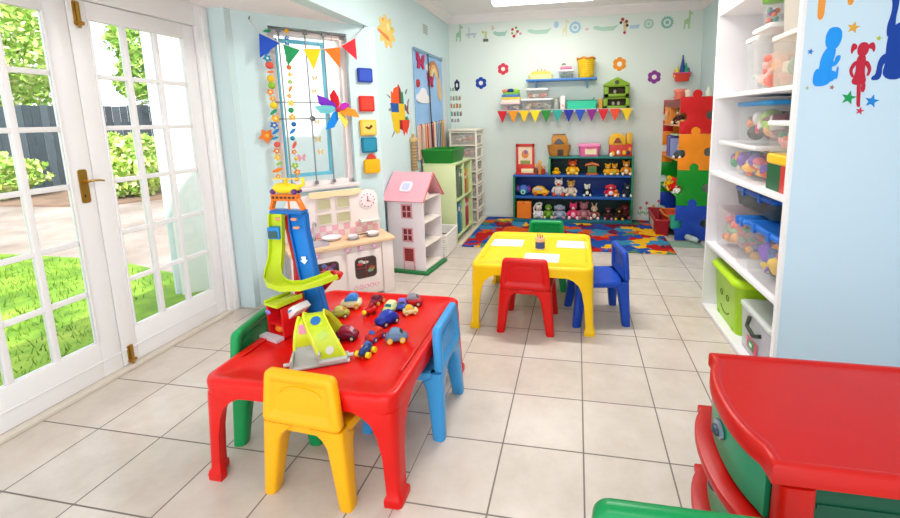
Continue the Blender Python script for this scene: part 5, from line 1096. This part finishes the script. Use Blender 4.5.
# painted cloth hanging
n = NT('cloth_sky'); n.b.inputs['Roughness'].default_value = .9
n.put(n.b.inputs['Base Color'], n.mix(n.noise(3, 2).outputs[0], lin('#86b4e6'), lin('#a8cdf0')))
t = thing('painted_wall_hanging', 'painted cloth hanging with butterflies, rainbow and crayons on the left wall', 'wall hanging', (XL+.006, 3.0, 1.0), LW)
HWd = 1.03
m = M(); m.loft([[(x, .0+.006*math.sin(x*14), z), (x, -.008+.006*math.sin(x*14), z)] [::1] + [(x, -.008+.006*math.sin(x*14), z+1.27), (x, .0+.006*math.sin(x*14), z+1.27)] for x, z in [(HWd*i/24, 0) for i in range(25)]]); m.build('cloth', n.mt, t, ang=60)
def hp(name, col, polys, lift=1):
    m = M()
    for P in polys: m.prism(P, -.017-lift*.002, -.004)
    return m.build(name, mat(col, .85), t)
hp('header_strip', '#7fa3b8', [[(0, 1.24), (HWd, 1.24), (HWd, 1.275), (0, 1.275)]])
hp('cloud', '#f1eef0', [smooth([(.02, .66), (.5, .66), (.5, .73), (.38, .76), (.32, .84), (.2, .84), (.14, .77), (.03, .75)]), smooth([(.36, 1.05), (.5, 1.05), (.52, 1.1), (.44, 1.14), (.37, 1.12)])])
BUT = lambda cx, cz, s: [(cx+a*s, cz+b*s) for a, b in bf]
hp('butterfly', '#b8305e', [BUT(.2, 1.13, 3.0), BUT(.52, .94, 2.8)], 2)
hp('ladybird', '#c23a3a', [circ(.045, 14, .09, .88)], 2)
for i, c in enumerate(('#b9825a', '#e0b06a', '#ecd09a')):
    r1_ = .2-.045*i; hp('rainbow_band', c, [[(.66+r1_*math.cos(PI*k/14), 1.0+r1_*math.sin(PI*k/14)) for k in range(15)] + [(.66+(r1_-.05)*math.cos(PI*k/14), 1.0+(r1_-.05)*math.sin(PI*k/14)) for k in range(14, -1, -1)]], 2+i*.3)
hp('cascade', '#e0bc8a', [smooth([(.78, 1.02), (.9, 1.0), (.95, .8), (.92, .7), (.82, .72), (.77, .85)])], 2)
hp('picket_band', '#e8c6ac', [[(0, .39), (HWd, .45), (HWd, .0), (0, .0)]])
cr = ['#e2b9a8', '#d9603a', '#e8d0bc', '#d98a5a', '#c9302c', '#e0a090', '#7f6f9a', '#c23a34', '#f0d8c4', '#2f7fb8', '#3aa0b8', '#3f4a9a', '#6a8f2a', '#e08a3a']
for i, c in enumerate(cr):
    x = .03+i*.07; hp('painted_crayon', c, [[(x, .02), (x+.045, .02), (x+.045, .36+.004*i), (x+.022, .41+.004*i), (x, .36+.004*i)]], 2)
m = M(); m.tube([(.42, -.03, 1.25), (.44, -.03, .6), (.5, -.03, -.1)], .008); p = m.build('dowel', mat('#3a3a3a', .5), t); p['label'] = 'dark cord hanging down the middle'
m = M(); m.box(XL, XL+.02, 4.03, 4.22, .98, 2.30); struct(m.build('trim_8', mat('#cdd8da', .6), bevel=.004))
# braided toy hanging on the left wall
t = thing('braided_toy', 'tan striped braided animal toy hanging on the left wall above the dollhouse', 'toy', (XL+.03, 2.83, .90)); m = M()
for i in range(9): m.lathe([(.034, i*.034), (.042, i*.034+.017), (.034, i*.034+.034)], 10)
m.build('braid', [mat('#a98f66', .9, bump=.4, bscale=120)], t)
m = M(); m.ell(0, 0, .34, .05, .05, .04); m.build('head', mat('#c9ad78', .9), t)
m = M()
for s in (-1, 1): m.tube([(0, s*.02, .37), (.0, s*.03, .41)], .012, r2=.006)
m.build('ear', mat('#b0935e', .9), t); m = M(); m.tube([(0, 0, .38), (-.01, .005, .6)], .003, 5); m.build('string', mat('#d8d0c0', .8), t)
t = thing('braided_toy', 'grey tapering braided tail hanging beside the painted cloth', 'toy', (XL+.04, 3.12, .86)); m = M(); m.tube([(0, 0, 0), (0, 0, .2), (0, -.01, .5)], .03, r2=.012); m.build('braid', mat('#b9aca0', .9, bump=.5, bscale=80), t)
m = M(); m.tube([(0, -.01, .5), (-.01, -.01, .55)], .004, 5); m.build('string', mat('#6a6a70', .8), t)

# ------------------------------------------------------------------ felt pockets on the angled wall
def wthing(name, label, cat, tt_, out, z, grp=None): return thing(name, label, cat, wpt(tt_, out, z), WA, grp)
for c, c2, z, h, w, lab in (('#2b45a8', '#3a57bf', 1.864, .062, .135, 'dark blue felt pad at the top of the column on the angled wall'), ('#e02418', '#ee4434', 1.615, .068, .138, 'red felt pad below the dark blue one on the angled wall'), ('#f4bf3a', '#f8d064', 1.402, .07, .15, 'yellow felt pad with a brown motif on the angled wall'), ('#157a9a', '#2a8fae', 1.245, .068, .142, 'teal felt pad under the yellow one on the angled wall')):
    t = wthing('felt_pad', lab, 'wall decoration', 1.0, 0, z, 'felt pads on the angled wall')
    m = M(); m.prism(rr(w, 2*h, .012), -.03, -.001); m.build('pad', mat(c, .9, bump=.3, bscale=150), t, bevel=.006)
    m = M(); m.prism(rr(w-.03, 2*h-.03, .008), -.0325, -.029); p = m.build('facing', mat(c2, .9), t)
    if 'motif' in lab: m = M(); m.prism(smooth([(-.04, .0), (-.02, .015), (0, 0), (.02, .03), (.04, .01), (.02, -.005), (0, -.02), (-.02, -.008)], 1), -.0345, -.032); m.build('motif', mat('#6a4a1a', .8), p)
t = wthing('felt_bag', 'yellow felt bag with a red flap below the teal pad on the angled wall', 'wall decoration', 1.01, 0, 1.05)
m = M(); m.prism(rr(.145, .13, .02), -.045, -.001); m.build('pouch', mat('#f2b414', .9, bump=.3, bscale=150), t, bevel=.008)
m = M(); m.prism(smooth([(-.05, .06), (.05, .06), (.03, .1), (0, .12), (-.03, .1)], 1), -.03, -.01); m.build('flap', mat('#c9402a', .9), t)
# ------------------------------------------------------------------ small bunting over the window
t = wthing('pennant_bunting', 'short five pennant bunting strung across the angled window', 'bunting', 0, 0, 0)
pts = [(.125, -.01, 2.235), (.173, -.07, 2.129), (.312, -.07, 2.070), (.332, -.07, 2.064), (.455, -.07, 2.029), (.478, -.07, 2.04), (.618, -.07, 2.051), (.642, -.07, 2.053), (.775, -.07, 2.081), (.785, -.07, 2.09), (.91, -.07, 2.167), (1.01, -.01, 2.27)]
m = M(); m.tube(pts, .0035, 6); m.build('cord', mat('#d8d4d0', .7), t)
for k_, (apx, c, nm_) in enumerate((((.163, 1.947), '#1a4fc0', 'blue'), ((.354, 1.90), '#1f9a5a', 'green'), ((.549, 1.88), '#ffd60a', 'yellow'), ((.762, 1.908), '#f4781a', 'orange'), ((.915, 1.984), '#e02434', 'red'))):
    A_, B_ = pts[1+2*k_], pts[2+2*k_]; T3 = [A_, B_, (apx[0], -.07, apx[1])]; m = M(); m.loft([[(a_, b_+.0015, c_) for a_, b_, c_ in T3], [(a_, b_-.0015, c_) for a_, b_, c_ in T3]]); p = m.build('pennant', mat(c, .8, bump=.2, bscale=150), t); p['label'] = nm_+' felt pennant'
for tt_, z in ((.125, 2.235), (1.01, 2.27)): m = M(); m.tube([(tt_, 0, z), (tt_, -.03, z), (tt_, -.035, z+.015)], .004, 6); m.build('hook', mat('#6f7478', .4, metal=.6), t)
# ------------------------------------------------------------------ felt garlands
GP = ['#f08a2a', '#2f6fc0', '#f4c22a', '#2f9a6a', '#e05a4a', '#f0a02a', '#2a7fc8', '#8fc23a', '#f2b01e', '#e87a3a', '#f2d22a', '#1f8fb8']
def garland(label, path, seed, n, r0):
    t = thing('felt_garland', label, 'garland', wpt(*path[0]), WA)
    loc = [Vector((a-path[0][0], b, z-path[0][2])) for a, b, z in path]; loc = [v_-Vector((0, path[0][1], 0)) for v_ in loc]
    m = M(); m.tube([tuple(v_) for v_ in loc], .002, 5); m.build('string', mat('#d9d0c4', .8), t); q = random.Random(seed)
    names = ['flower', 'ball', 'leaf', 'heart']
    tot = sum((b-a).length for a, b in zip(loc, loc[1:]))
    for i in range(n):
        d_ = tot*(i+.3)/n; k = 0
        while k < len(loc)-2 and d_ > (loc[k+1]-loc[k]).length: d_ -= (loc[k+1]-loc[k]).length; k += 1
        c_ = loc[k]+(loc[k+1]-loc[k]).normalized()*d_; r_ = r0*(.75+.5*q.random()); kind = q.choice((0, 0, 1, 1, 2)); m = M(); a0 = q.random()*6
        dx = q.uniform(-.01, .01)
        if kind == 0: m.prism([(c_.x+dx+r_*(1 if j % 2 else .6)*math.cos(a0+PI*j/5), c_.z+r_*(1 if j % 2 else .6)*math.sin(a0+PI*j/5)) for j in range(10)], c_.y-.008, c_.y+.006); m.mi = 1; m.ell(c_.x+dx, c_.y-.008, c_.z, r_*.3, .006, r_*.3, 8, 6)
        elif kind == 1: m.ell(c_.x+dx, c_.y, c_.z, r_*.8, r_*.6, r_*.8, 10, 7)
        else: m.prism([(c_.x+dx+a*r_*1.2*math.cos(a0*.2)-b*r_*.5*math.sin(a0*.2), c_.z+a*r_*1.2*math.sin(a0*.2)+b*r_*.5*math.cos(a0*.2)) for a, b in ((-1, 0), (-.4, .7), (.4, .8), (1, 0), (.4, -.8), (-.4, -.7))], c_.y-.006, c_.y+.004)
        m.build('felt_'+('flower', 'ball', 'leaf')[kind], [mat(GP[(i*5+seed) % 12], .9), mat('#f6e6b0', .9)], t)
    return t
g1_ = garland('left felt flower garland hanging down beside the window to the toy tower', [(.225, -.045, 2.17), (.222, -.045, 1.0)], 3, 23, .03)
g2_ = garland('right felt flower garland hanging over the window pane', [(.375, -.03, 2.19), (.36, -.035, 1.6), (.355, -.035, .96)], 8, 22, .025)
m = M(); P = [(.062*(1 if j % 2 else .55)*math.cos(PI*j/5+.3), .062*(1 if j % 2 else .55)*math.sin(PI*j/5+.3)) for j in range(10)]; m.prism(P, -.012, 0); m.mi = 1; m.ell(0, -.012, 0, .018, .008, .018)
tag(m.build('felt_star', [mat('#f07a22', .9), mat('#f6b04a', .9)], None, wpt(.165, -.02, 1.36), WA), 'orange felt star flower hanging left of the left garland', 'star')
# ------------------------------------------------------------------ rainbow fabric pinwheel
t = wthing('fabric_pinwheel', 'rainbow star shaped fabric pinwheel hanging before the window', 'pinwheel', .712, -.08, 1.562)
SHR = lambda c: mat(c, .6, .2)
for a, l, c, nm_ in ((96, .17, '#e0202c', 'red'), (143, .20, '#8a3ad0', 'purple'), (172, .19, '#7fd8e0', 'pale turquoise'), (236, .20, '#1f8ff0', 'blue'), (290, .17, '#f6dc5a', 'yellow'), (340, .20, '#f28a1a', 'orange'), (22, .12, '#c02ab0', 'magenta')):
    a = R(a); m = M(); d_ = Vector((math.cos(a), 0, math.sin(a))); n_ = Vector((-math.sin(a), 0, math.cos(a)))
    P = [Vector((0, 0, 0)), d_*l*.35+n_*l*.24, d_*l*.72+n_*l*.26, d_*l, d_*l*.6-n_*l*.1+Vector((0, -.03, 0)), d_*l*.25-n_*l*.12+Vector((0, -.02, 0))]
    m.loft([[tuple(p_+Vector((0, -.002, 0))) for p_ in P], [tuple(p_+Vector((0, .002, 0))) for p_ in P]]); p = m.build('blade', SHR(c), t); p['label'] = nm_+' fabric blade'
m = M(); m.ell(0, -.015, 0, .022, .015, .022); m.build('hub', mat('#c02a4a', .6), t)
m = M(); m.tube([(0, 0, .16), (.0, .02, .62)], .002, 5); m.build('string', mat('#e0a0a0', .7), t)

# ------------------------------------------------------------------ toy parking tower on the red table
TZ = .4455
t = thing('toy_tower', 'tall blue and lime toy car tower with a spiral track on the red table', 'toy tower', (-1.485, .20, TZ), 0); t.scale = (1.1, 1, .95)
TR, TG, TB, TY, TO = plas('#d8161c'), plas('#c9dc28'), plas('#1a7fd8'), plas('#f6dc2a'), plas('#f07c18')
m = M(); m.lathe([(.12, 0), (.12, .02), (.1, .03)], 24, 0, .03); m.build('base', TR, t)
m = M(); m.tube([(-.02, .05, .02), (-.01, .05, .3), (-.03, .03, .57)], .03); m.build('column', TR, t, ang=60)
m = M(); m.loft([[(.0+.0*s, -.03, z) for s, z in ((0, 0),)] and [(x-.04, y, z), (x+.04, y, z), (x+.04, y+.018, z), (x-.04, y+.018, z)] for x, y, z in ((.15, -.07, .03), (.085, -.03, .26), (.04, -.005, .50), (.03, .01, .585))]); m.build('ramp', TB, t, bevel=.004)
m = M(); m.loft([[(x-.046*s, y-.012, z), (x-.038*s, y-.012, z), (x-.038*s, y+.02, z), (x-.046*s, y+.02, z)] for s in (1,) for x, y, z in ((.15, -.07, .03), (.085, -.03, .26), (.04, -.005, .50), (.03, .01, .585))]); m.loft([[(x+.038, y-.012, z), (x+.046, y-.012, z), (x+.046, y+.02, z), (x+.038, y+.02, z)] for x, y, z in ((.15, -.07, .03), (.085, -.03, .26), (.04, -.005, .50), (.03, .01, .585))]); m.build('ramp_rim', plas('#1468b8'), t)
m = M(); m.prism(smooth([(-.0, .02), (.016, .0), (.008, 0), (.008, -.018), (-.008, -.018), (-.008, 0), (-.016, 0)], 0), -.03, -.026) ; m.bm.free()
m = M(); m.X = Matrix.Translation((.069, -.0285, .335)) @ Matrix.Rotation(R(-6), 4, 'X') @ Matrix.Rotation(R(-8), 4, 'Y'); m.prism([(0, -.022), (.02, 0), (.009, 0), (.012, .02), (-.012, .02), (-.009, 0), (-.02, 0)], -.004, 0); m.build('arrow_sticker', mat('#f6f6f6', .4), t)
# lime track: straight down the left, then sweeping round to the right in front
tr = [(-.055, -.02, .585), (-.058, -.025, .50), (-.062, -.03, .40), (-.066, -.04, .335), (-.062, -.07, .29), (-.04, -.115, .262), (0, -.15, .245), (.06, -.17, .238), (.13, -.16, .242), (.19, -.12, .255), (.235, -.06, .268)]
m = M(); rings = []
for i, p_ in enumerate(tr):
    p_ = Vector(p_); f_ = min(1, max(0, (i-3)/3)); T_ = (Vector(tr[min(i+1, 10)])-Vector(tr[max(i-1, 0)])).normalized()
    side = Vector((1, 0, 0)).lerp(Vector((T_.y*-1, T_.x, 0)).normalized() if f_ > 0 else Vector((1, 0, 0)), f_); side = (side-T_*side.dot(T_)).normalized(); nn_ = side.cross(T_).normalized()
    if f_ == 0 and nn_.y > 0: nn_ = -nn_
    if f_ > .5 and nn_.z < 0: nn_ = -nn_
    if 0 < f_ <= .5 and (nn_.y-nn_.z) > 0: nn_ = -nn_
    w_ = .036+.006*f_; prof = [(-w_, .022), (-w_+.006, .022), (-w_+.006, .004), (w_-.006, .004), (w_-.006, .022), (w_, .022), (w_, -.004), (-w_, -.004)]
    rings.append([tuple(p_+side*a+nn_*b) for a, b in prof])
m.loft(rings); m.build('track', TG, t, ang=50)
m = M(); m.tube([(.255, -.075, .27), (.25, -.04, .272), (.225, -.02, .268)], .02, r2=.014); m.ell(-.115, -.02, .27, .03, .03, .028); m.build('red_stop', TR, t)
m = M(); m.prism(smooth([(.0, .0), (.22, .25), (.17, .26), (.0, .22), (-.03, .0)], 1), .03, .045); m.build('support_fin', TR, t)
m = M(); m.box(-.088, -.028, -.062, -.022, .455, .52); p = m.build('lift_cabin', plas('#2a8ad0'), t, bevel=.004); m = M(); m.box(-.08, -.036, -.066, -.06, .462, .50); m.build('cabin_window', mat('#3a5a5a', .3), p)
m = M(); m.box(-.092, .075, -.03, .03, .585, .605); m.build('top_deck', plas('#1a6fc0'), t, bevel=.006)
m = M()
for x, z in ((-.045, .56), (.035, .56), (.045, .515)): m = M(); m.cbox(x, -.03, z, .03, .018, .016); m.build('brick_stud', plas('#f0a080'), t, bevel=.006)
m = M(); m.loft([[(x, y, z) for y, z in ((-.018, 0), (.018, 0))] and [(x0_, -.015, z_), (x0_+.014, -.015, z_), (x0_+.014, .015, z_), (x0_, .015, z_)] for x0_, z_ in ((-.09, .59), (-.102, .61), (-.085, .66))]); m.loft([[(x0_, -.015, z_), (x0_+.014, -.015, z_), (x0_+.014, .015, z_), (x0_, .015, z_)] for x0_, z_ in ((.052, .59), (.062, .61), (.038, .665))]); m.box(-.085, .05, -.018, .018, .655, .69); m.tube([(-.005, 0, .6), (-.005, 0, .66)], .005); m.build('gantry', TO, t, bevel=.003)
m = M()
for i in range(6): m.cbox(-.07+.021*i, -.02, .674, .012, .004, .012)
m.build('gantry_windows', mat('#4a2a1a', .4), t)
t = thing('toy_helicopter', 'yellow toy helicopter parked on top of the toy car tower', 'toy helicopter', (-1.495, .20, TZ+.6565))
m = M(); m.loft([[(x, y*.03, .03+z*.028) for y, z in circ(s, 12)] for x, s in ((-.075, .35), (-.055, .9), (-.01, 1.05), (.04, .8), (.075, .3))]); m.build('fuselage', TY, t, ang=60)
m = M(); m.tube([(.06, 0, .035), (.10, 0, .05)], .012, r2=.006); m.box(.09, .105, -.003, .003, .04, .085); m.build('tail', TY, t)
m = M(); m.cbox(0, 0, .078, .15, .018, .005); m.cbox(0, 0, .065, .012, .012, .025); m.build('rotor', plas('#f6c81a'), t)
m = M()
for s in (-1, 1): m.ell(-.065+.12*(s > 0), -.02, .014, .016, .012, .014); m.ell(-.065+.12*(s > 0), .02, .014, .016, .012, .014)
m.build('skid', mat('#6a2a7a', .4), t)
# red fire station block
t = thing('toy_garage', 'red toy garage with a lime roof at the foot of the toy tower', 'toy garage', (-1.405, .02, TZ), R(-18))
m = M(); m.box(-.09, -.075, -.06, .07, 0, .15); m.box(.02, .035, -.06, .07, 0, .15); m.box(-.09, .035, .055, .07, 0, .15); m.box(-.09, .035, -.06, .07, 0, .012); m.box(-.09, .035, -.06, .07, .06, .07); m.build('wall', TR, t, bevel=.003)
m = M(); m.box(-.095, .005, -.065, .075, .15, .162); m.box(-.095, -.085, -.065, .075, .162, .175); m.box(-.005, .005, -.065, .075, .162, .175); m.build('roof', TG, t, bevel=.003)
m = M(); m.prism([(.0, .12), (.07, .165), (.1, .145), (.035, .09)], -.03, .05); p = m.build('awning', mat('#f4f4f6', .4), t, bevel=.003); m = M(); m.prism([(.03, .128), (.06, .147), (.065, .142), (.036, .122)], -.033, -.029); m.build('awning_sticker', mat('#4ab0d8', .4), p)
m = M(); m.ell(-.07, -.064, .12, .02, .005, .012); m.build('purple_sticker', mat('#9a7ad0', .4), t)
m = M(); m.ell(-.03, -.03, .035, .03, .025, .022); m.build('orange_car_door', TO, t)
m = M(); m.prism([(-.1, .0), (.03, .0), (.03, .016), (-.1, .012)], -.1, -.06); m.build('forecourt', mat('#d8d4da', .4), t)
# ramp house
t = thing('toy_slide', 'lime arched toy ramp with a grey car slide at the front of the red table', 'toy ramp', (-1.172, -.09, TZ), R(28))
arc = [(.115*math.cos(PI*k/14)*1.0, .175*math.sin(PI*k/14)**.75) for k in range(15)]
def strip(y0, y1, thick, P, m): m.loft([[(a, y0, b), (a, y1, b), (a*(1-thick/.115), y1, max(0, b-thick)), (a*(1-thick/.115), y0, max(0, b-thick))] for a, b in P])
# curved lime panel: rises at the back and falls to the front, local -y towards the camera
prof = [(.07, .005), (.068, .08), (.05, .14), (.02, .168), (-.02, .165), (-.065, .13), (-.105, .075), (-.135, .014)]
XI = lambda z: .012-.075*(max(z, 0)/.168)**1.2      # the divider leans: the ramp lane starts top left and lands bottom right
WL_ = lambda z: .10-.018*z/.168
m = M(); m.loft([[(XI(z), y, z), (XI(z)+WL_(z), y, z), (XI(z)+WL_(z), y+.008, z-.012), (XI(z), y+.008, z-.012)] for y, z in prof]); p = m.build('lime_panel', TG, t, ang=60)
for (k, r_, c) in ((4.35, .021, '#1a6fb8'), (5.5, .02, '#b8d84a'), (6.45, .017, '#d8dccc')):
    i = int(k); f_ = k-i; y = prof[i][0]*(1-f_)+prof[i+1][0]*f_; z = prof[i][1]*(1-f_)+prof[i+1][1]*f_; dy, dz = prof[i+1][0]-prof[i][0], prof[i+1][1]-prof[i][1]; a = math.atan2(dz, dy)
    m = M(); m.X = Matrix.Translation((XI(z)+WL_(z)*.52, y, z)) @ Matrix.Rotation(a-PI, 4, 'X'); m.prism(circ(r_, 18), -.002, .002, 'xy'); m.build('round_sticker', mat(c, .4), p)
for f0 in (lambda z: XI(z)-.005, lambda z: XI(z)+WL_(z)-.003):
    m = M(); m.loft([[(f0(z), y, z+.011), (f0(z)+.008, y, z+.011), (f0(z)+.008, y, z-.014), (f0(z), y, z-.014)] for y, z in prof]); m.build('panel_rim', plas('#dfe83a'), t, ang=50)
lp = [(.05, .005), (.05, .09), (.035, .135), (.012, .158), (-.02, .150), (-.045, .11), (-.06, .06), (-.065, .02)]
XO = lambda z: -.108+.022*(max(z, 0)/.168)**3
m = M(); m.loft([[(XO(z), y, z+.006), (XO(z)+.01, y, z+.006), (XO(z)+.01, y, z-.014), (XO(z), y, z-.014)] for y, z in lp]); m.build('panel_rim', plas('#dfe83a'), t, ang=50)
m = M(); m.loft([[(XO(z), y, z), (XI(z), y, z), (XI(z), y+.006, z-.01), (XO(z), y+.006, z-.01)] for y, z in lp[2:7]]); p = m.build('back_board', plas('#d8e02a'), t, ang=60)
m = M(); m.X = Matrix.Translation((-.062, -.036, .122)) @ Matrix.Rotation(R(60), 4, 'X'); m.prism(rr(.04, .04, .01), -.003, .004, 'xy'); m.build('pink_sticker', mat('#e08aa8', .4), p)
GY = mat('#b9b9b6', .4)
m = M(); m.loft([[(-.1, y, z), (0, y, z), (0, y, z-.008), (-.1, y, z-.008)] for y, z in ((-.04, .06), (-.07, .035), (-.11, .014), (-.15, .008))]); m.box(-.115, .125, -.16, -.105, 0, .008); m.box(.0, .115, -.16, -.12, 0, .02); m.box(-.11, -.1, -.15, -.02, .0, .04); m.box(-.002, .008, -.15, -.02, .0, .05); m.box(.0, .12, -.115, -.10, .0, .022); m.build('grey_slide', GY, t, bevel=.002)
m = M()
for x in (-.125, .128): m.tube([(x-.012, -.125, .016), (x+.012, -.125, .016)], .008)
m.build('peg', mat('#c9c9c6', .4), t)
# ------------------------------------------------------------------ small vehicles on the red table
def car(label, x, y, rz, body, cab=None, s=1., wheels='#2b2b2b', glass='#2a3a5a', name='toy_car', cat='toy car', tall=1.0, fat=1.0):
    t = thing(name, label, cat, (x, y, TZ-.0005), rz, 'toy vehicles on the red table'); f_ = plas(body)
    def sec(x_, w, z0, z1): return [(x_*s, a*s*fat, b*s) for a, b in [(-w, z0+.004), (-w+.004, z0), (w-.004, z0), (w, z0+.004), (w, z1-.008), (w-.008, z1), (-w+.008, z1), (-w, z1-.008)]]
    m = M(); m.loft([sec(-.044, .014, .012, .024), sec(-.040, .022, .008, .031), (sec(-.02, .025, .007, .036)), sec(.0, .026, .007, .037), sec(.022, .025, .007, .034), sec(.040, .021, .008, .027), sec(.045, .013, .012, .02)]); m.build('body', f_, t, ang=60)
    m = M(); m.loft([[(x_*s, a*s*fat, b*s*tall) for x_, a, b in ((-.03, -.022, .032), (.024, -.022, .032), (.024, .022, .032), (-.03, .022, .032))], [(x_*s, a*s*fat, b*s*tall) for x_, a, b in ((-.026, -.02, .045), (.012, -.02, .045), (.012, .02, .045), (-.026, .02, .045))], [(x_*s, a*s*fat, b*s*tall) for x_, a, b in ((-.018, -.013, .053), (.0, -.013, .053), (.0, .013, .053), (-.018, .013, .053))]]); cb = m.build('cabin', plas(cab or body), t, bevel=.003*s)
    m = M()
    m.loft([[(x_*s, a*s*fat, b*s*tall) for x_, a, b in ((.0235, -.017, .034), (.0235, .017, .034), (.0135, .015, .044), (.0135, -.015, .044))], [(x_*s, a*s*fat, b*s*tall) for x_, a, b in ((.0255, -.017, .034), (.0255, .017, .034), (.0155, .015, .045), (.0155, -.015, .045))]]); m.build('windscreen', mat(glass, .2), cb)
    for wx in (-.025, .025):
        for wy in (-1, 1): m = M(); m.at(wx*s, wy*.023*s*fat, .0115*s, rx=PI/2); m.lathe([(.0115*s, -.006*s), (.0115*s, .006*s)], 14); m.mi = 1; m.lathe([(.006*s, -.007*s), (.006*s, .007*s)], 10); m.build('wheel', [mat(wheels, .5), mat('#d8d0b8', .5)], t)
    return t
car('big cream toy van with a blue roof window at the back of the red table', -1.262, .335, R(-160), '#ece2b0', '#2f86d8', 1.3, '#d8a018', '#1f6fd0', 'toy_van', 'toy van', 1.1, 1.15)
car('olive and yellow toy car beside the cream van', -1.26, .22, R(25), '#a9b03a', '#c9c86a', 1.05, '#5f6a1c', '#d88a3a', tall=1.0)
car('dark maroon toy car right of the lime ramp', -1.105, .012, R(15), '#7a1030', '#9a1a3e', 1.2, '#23262e', '#d8a8b0')
car('maroon toy car with yellow wheels at the back edge of the red table', -1.14, .40, R(80), '#8a2040', '#6a2038', 1.0, '#e8a41a')
t = thing('toy_plane', 'small red toy aeroplane with a yellow tail in the middle of the red table', 'toy plane', (-1.115, .27, TZ), R(40), 'toy vehicles on the red table'); m = M(); m.loft([[(x, a*.02, .024+b*.019) for a, b in circ(s_, 12)] for x, s_ in ((-.035, .3), (-.02, .9), (.005, 1.05), (.025, .8), (.036, .3))]); m.build('fuselage', TR, t, ang=60); m = M(); m.ell(.005, 0, .048, .014, .013, .014); m.build('cockpit', plas('#b01822'), t); m = M(); m.ell(-.035, -.012, .02, .012, .018, .012); m.build('tail', TY, t)
for x in (-.015, .018): m = M(); m.tube([(x, -.018, .009), (x, .018, .009)], .009); m.build('wheel', mat('#7a1018', .5), t)
car('pale green toy car behind the large dark blue car on the red table', -1.022, .315, R(-95), '#dfe89a', '#e8eeb0', 1.1, '#2f6a4a', '#1f7a7a')
car('large dark blue toy car in the middle right of the red table', -.983, .185, R(-120), '#1f2f9a', '#2a3fae', 1.3, '#14204a', '#3a4fb8', tall=.95, fat=1.1)
car('blue and violet toy car standing behind the yellow ring car', -.975, .36, R(-70), '#2f4fb8', '#7a6fd0', 1.0, '#1f2a6a')
car('red toy car with a grey roof at the far right corner of the red table', -.93, .415, R(15), '#c8202c', '#8f8a94', 1.2, '#7a1a20', '#6a6a74')
car('cream and yellow round toy car in front of the far right red car', -.905, .305, R(30), '#f0e2a0', '#f4b83a', .9, '#d8962a', '#3a8a7a')
car('red toy car with a blue front nearer the camera on the red table', -.968, .03, R(-110), '#cf2a20', '#d8341f', 1.05, '#1f4a8a', '#2a5fae')
car('grey-blue toy car with yellow wheels near the right edge of the red table', -.862, .03, R(20), '#5f7a9a', '#6f8fae', 1.15, '#f0c01e', '#2a3f4a')
t = thing('toy_rocket', 'dark blue toy racer with yellow side wheels nearest the camera on the red table', 'toy car', (-.947, -.105, TZ), R(-95), 'toy vehicles on the red table'); m = M(); m.loft([[(x, a*.019, .026+b*.02) for a, b in circ(s_, 12)] for x, s_ in ((-.045, .4), (-.03, .85), (0, 1.05), (.028, .85), (.048, .35))]); m.build('fuselage', plas('#23407a'), t, ang=60); m = M(); m.ell(-.012, 0, .045, .016, .012, .012); m.build('cockpit', plas('#3a62a8'), t)
for wx in (-.024, .024):
    for wy in (-1, 1): m = M(); m.at(wx, wy*.026, .013, rx=PI/2); m.lathe([(.013, -.008), (.013, .008)], 14); m.build('wheel', TY, t)

# ------------------------------------------------------------------ light
w = bpy.data.worlds.new('sky'); bpy.context.scene.world = w; w.use_nodes = True; nt = w.node_tree; bg = nt.nodes['Background']
st = nt.nodes.new('ShaderNodeTexSky'); st.sky_type = 'HOSEK_WILKIE'; st.sun_direction = (.35, -.55, .76); st.turbidity = 4; st.ground_albedo = .5
mx = nt.nodes.new('ShaderNodeMix'); mx.data_type = 'RGBA'; mx.inputs[0].default_value = .6; mx.inputs[7].default_value = (.96, .97, 1.04, 1)
nt.links.new(st.outputs[0], mx.inputs[6]); nt.links.new(mx.outputs[2], bg.inputs[0]); bg.inputs[1].default_value = WORLD
L = bpy.data.lights.new('sun', 'SUN'); L.energy = SUN; L.angle = R(1.2); L.color = (1, .96, .88)
o = bpy.data.objects.new('sun', L); C.objects.link(o); o.rotation_euler = Vector((-.35, .55, -.76)).to_track_quat('-Z', 'Y').to_euler()
vs = bpy.context.scene.view_settings
bpy.context.scene.display_settings.display_device = 'sRGB'
vs.view_transform = 'Standard'; vs.look = 'None'; vs.gamma = 1; vs.use_curve_mapping = False; vs.exposure = EXPO
bpy.context.scene.cycles.max_bounces = 10; bpy.context.scene.cycles.transparent_max_bounces = 24
bpy.context.scene.cycles.use_denoising = True
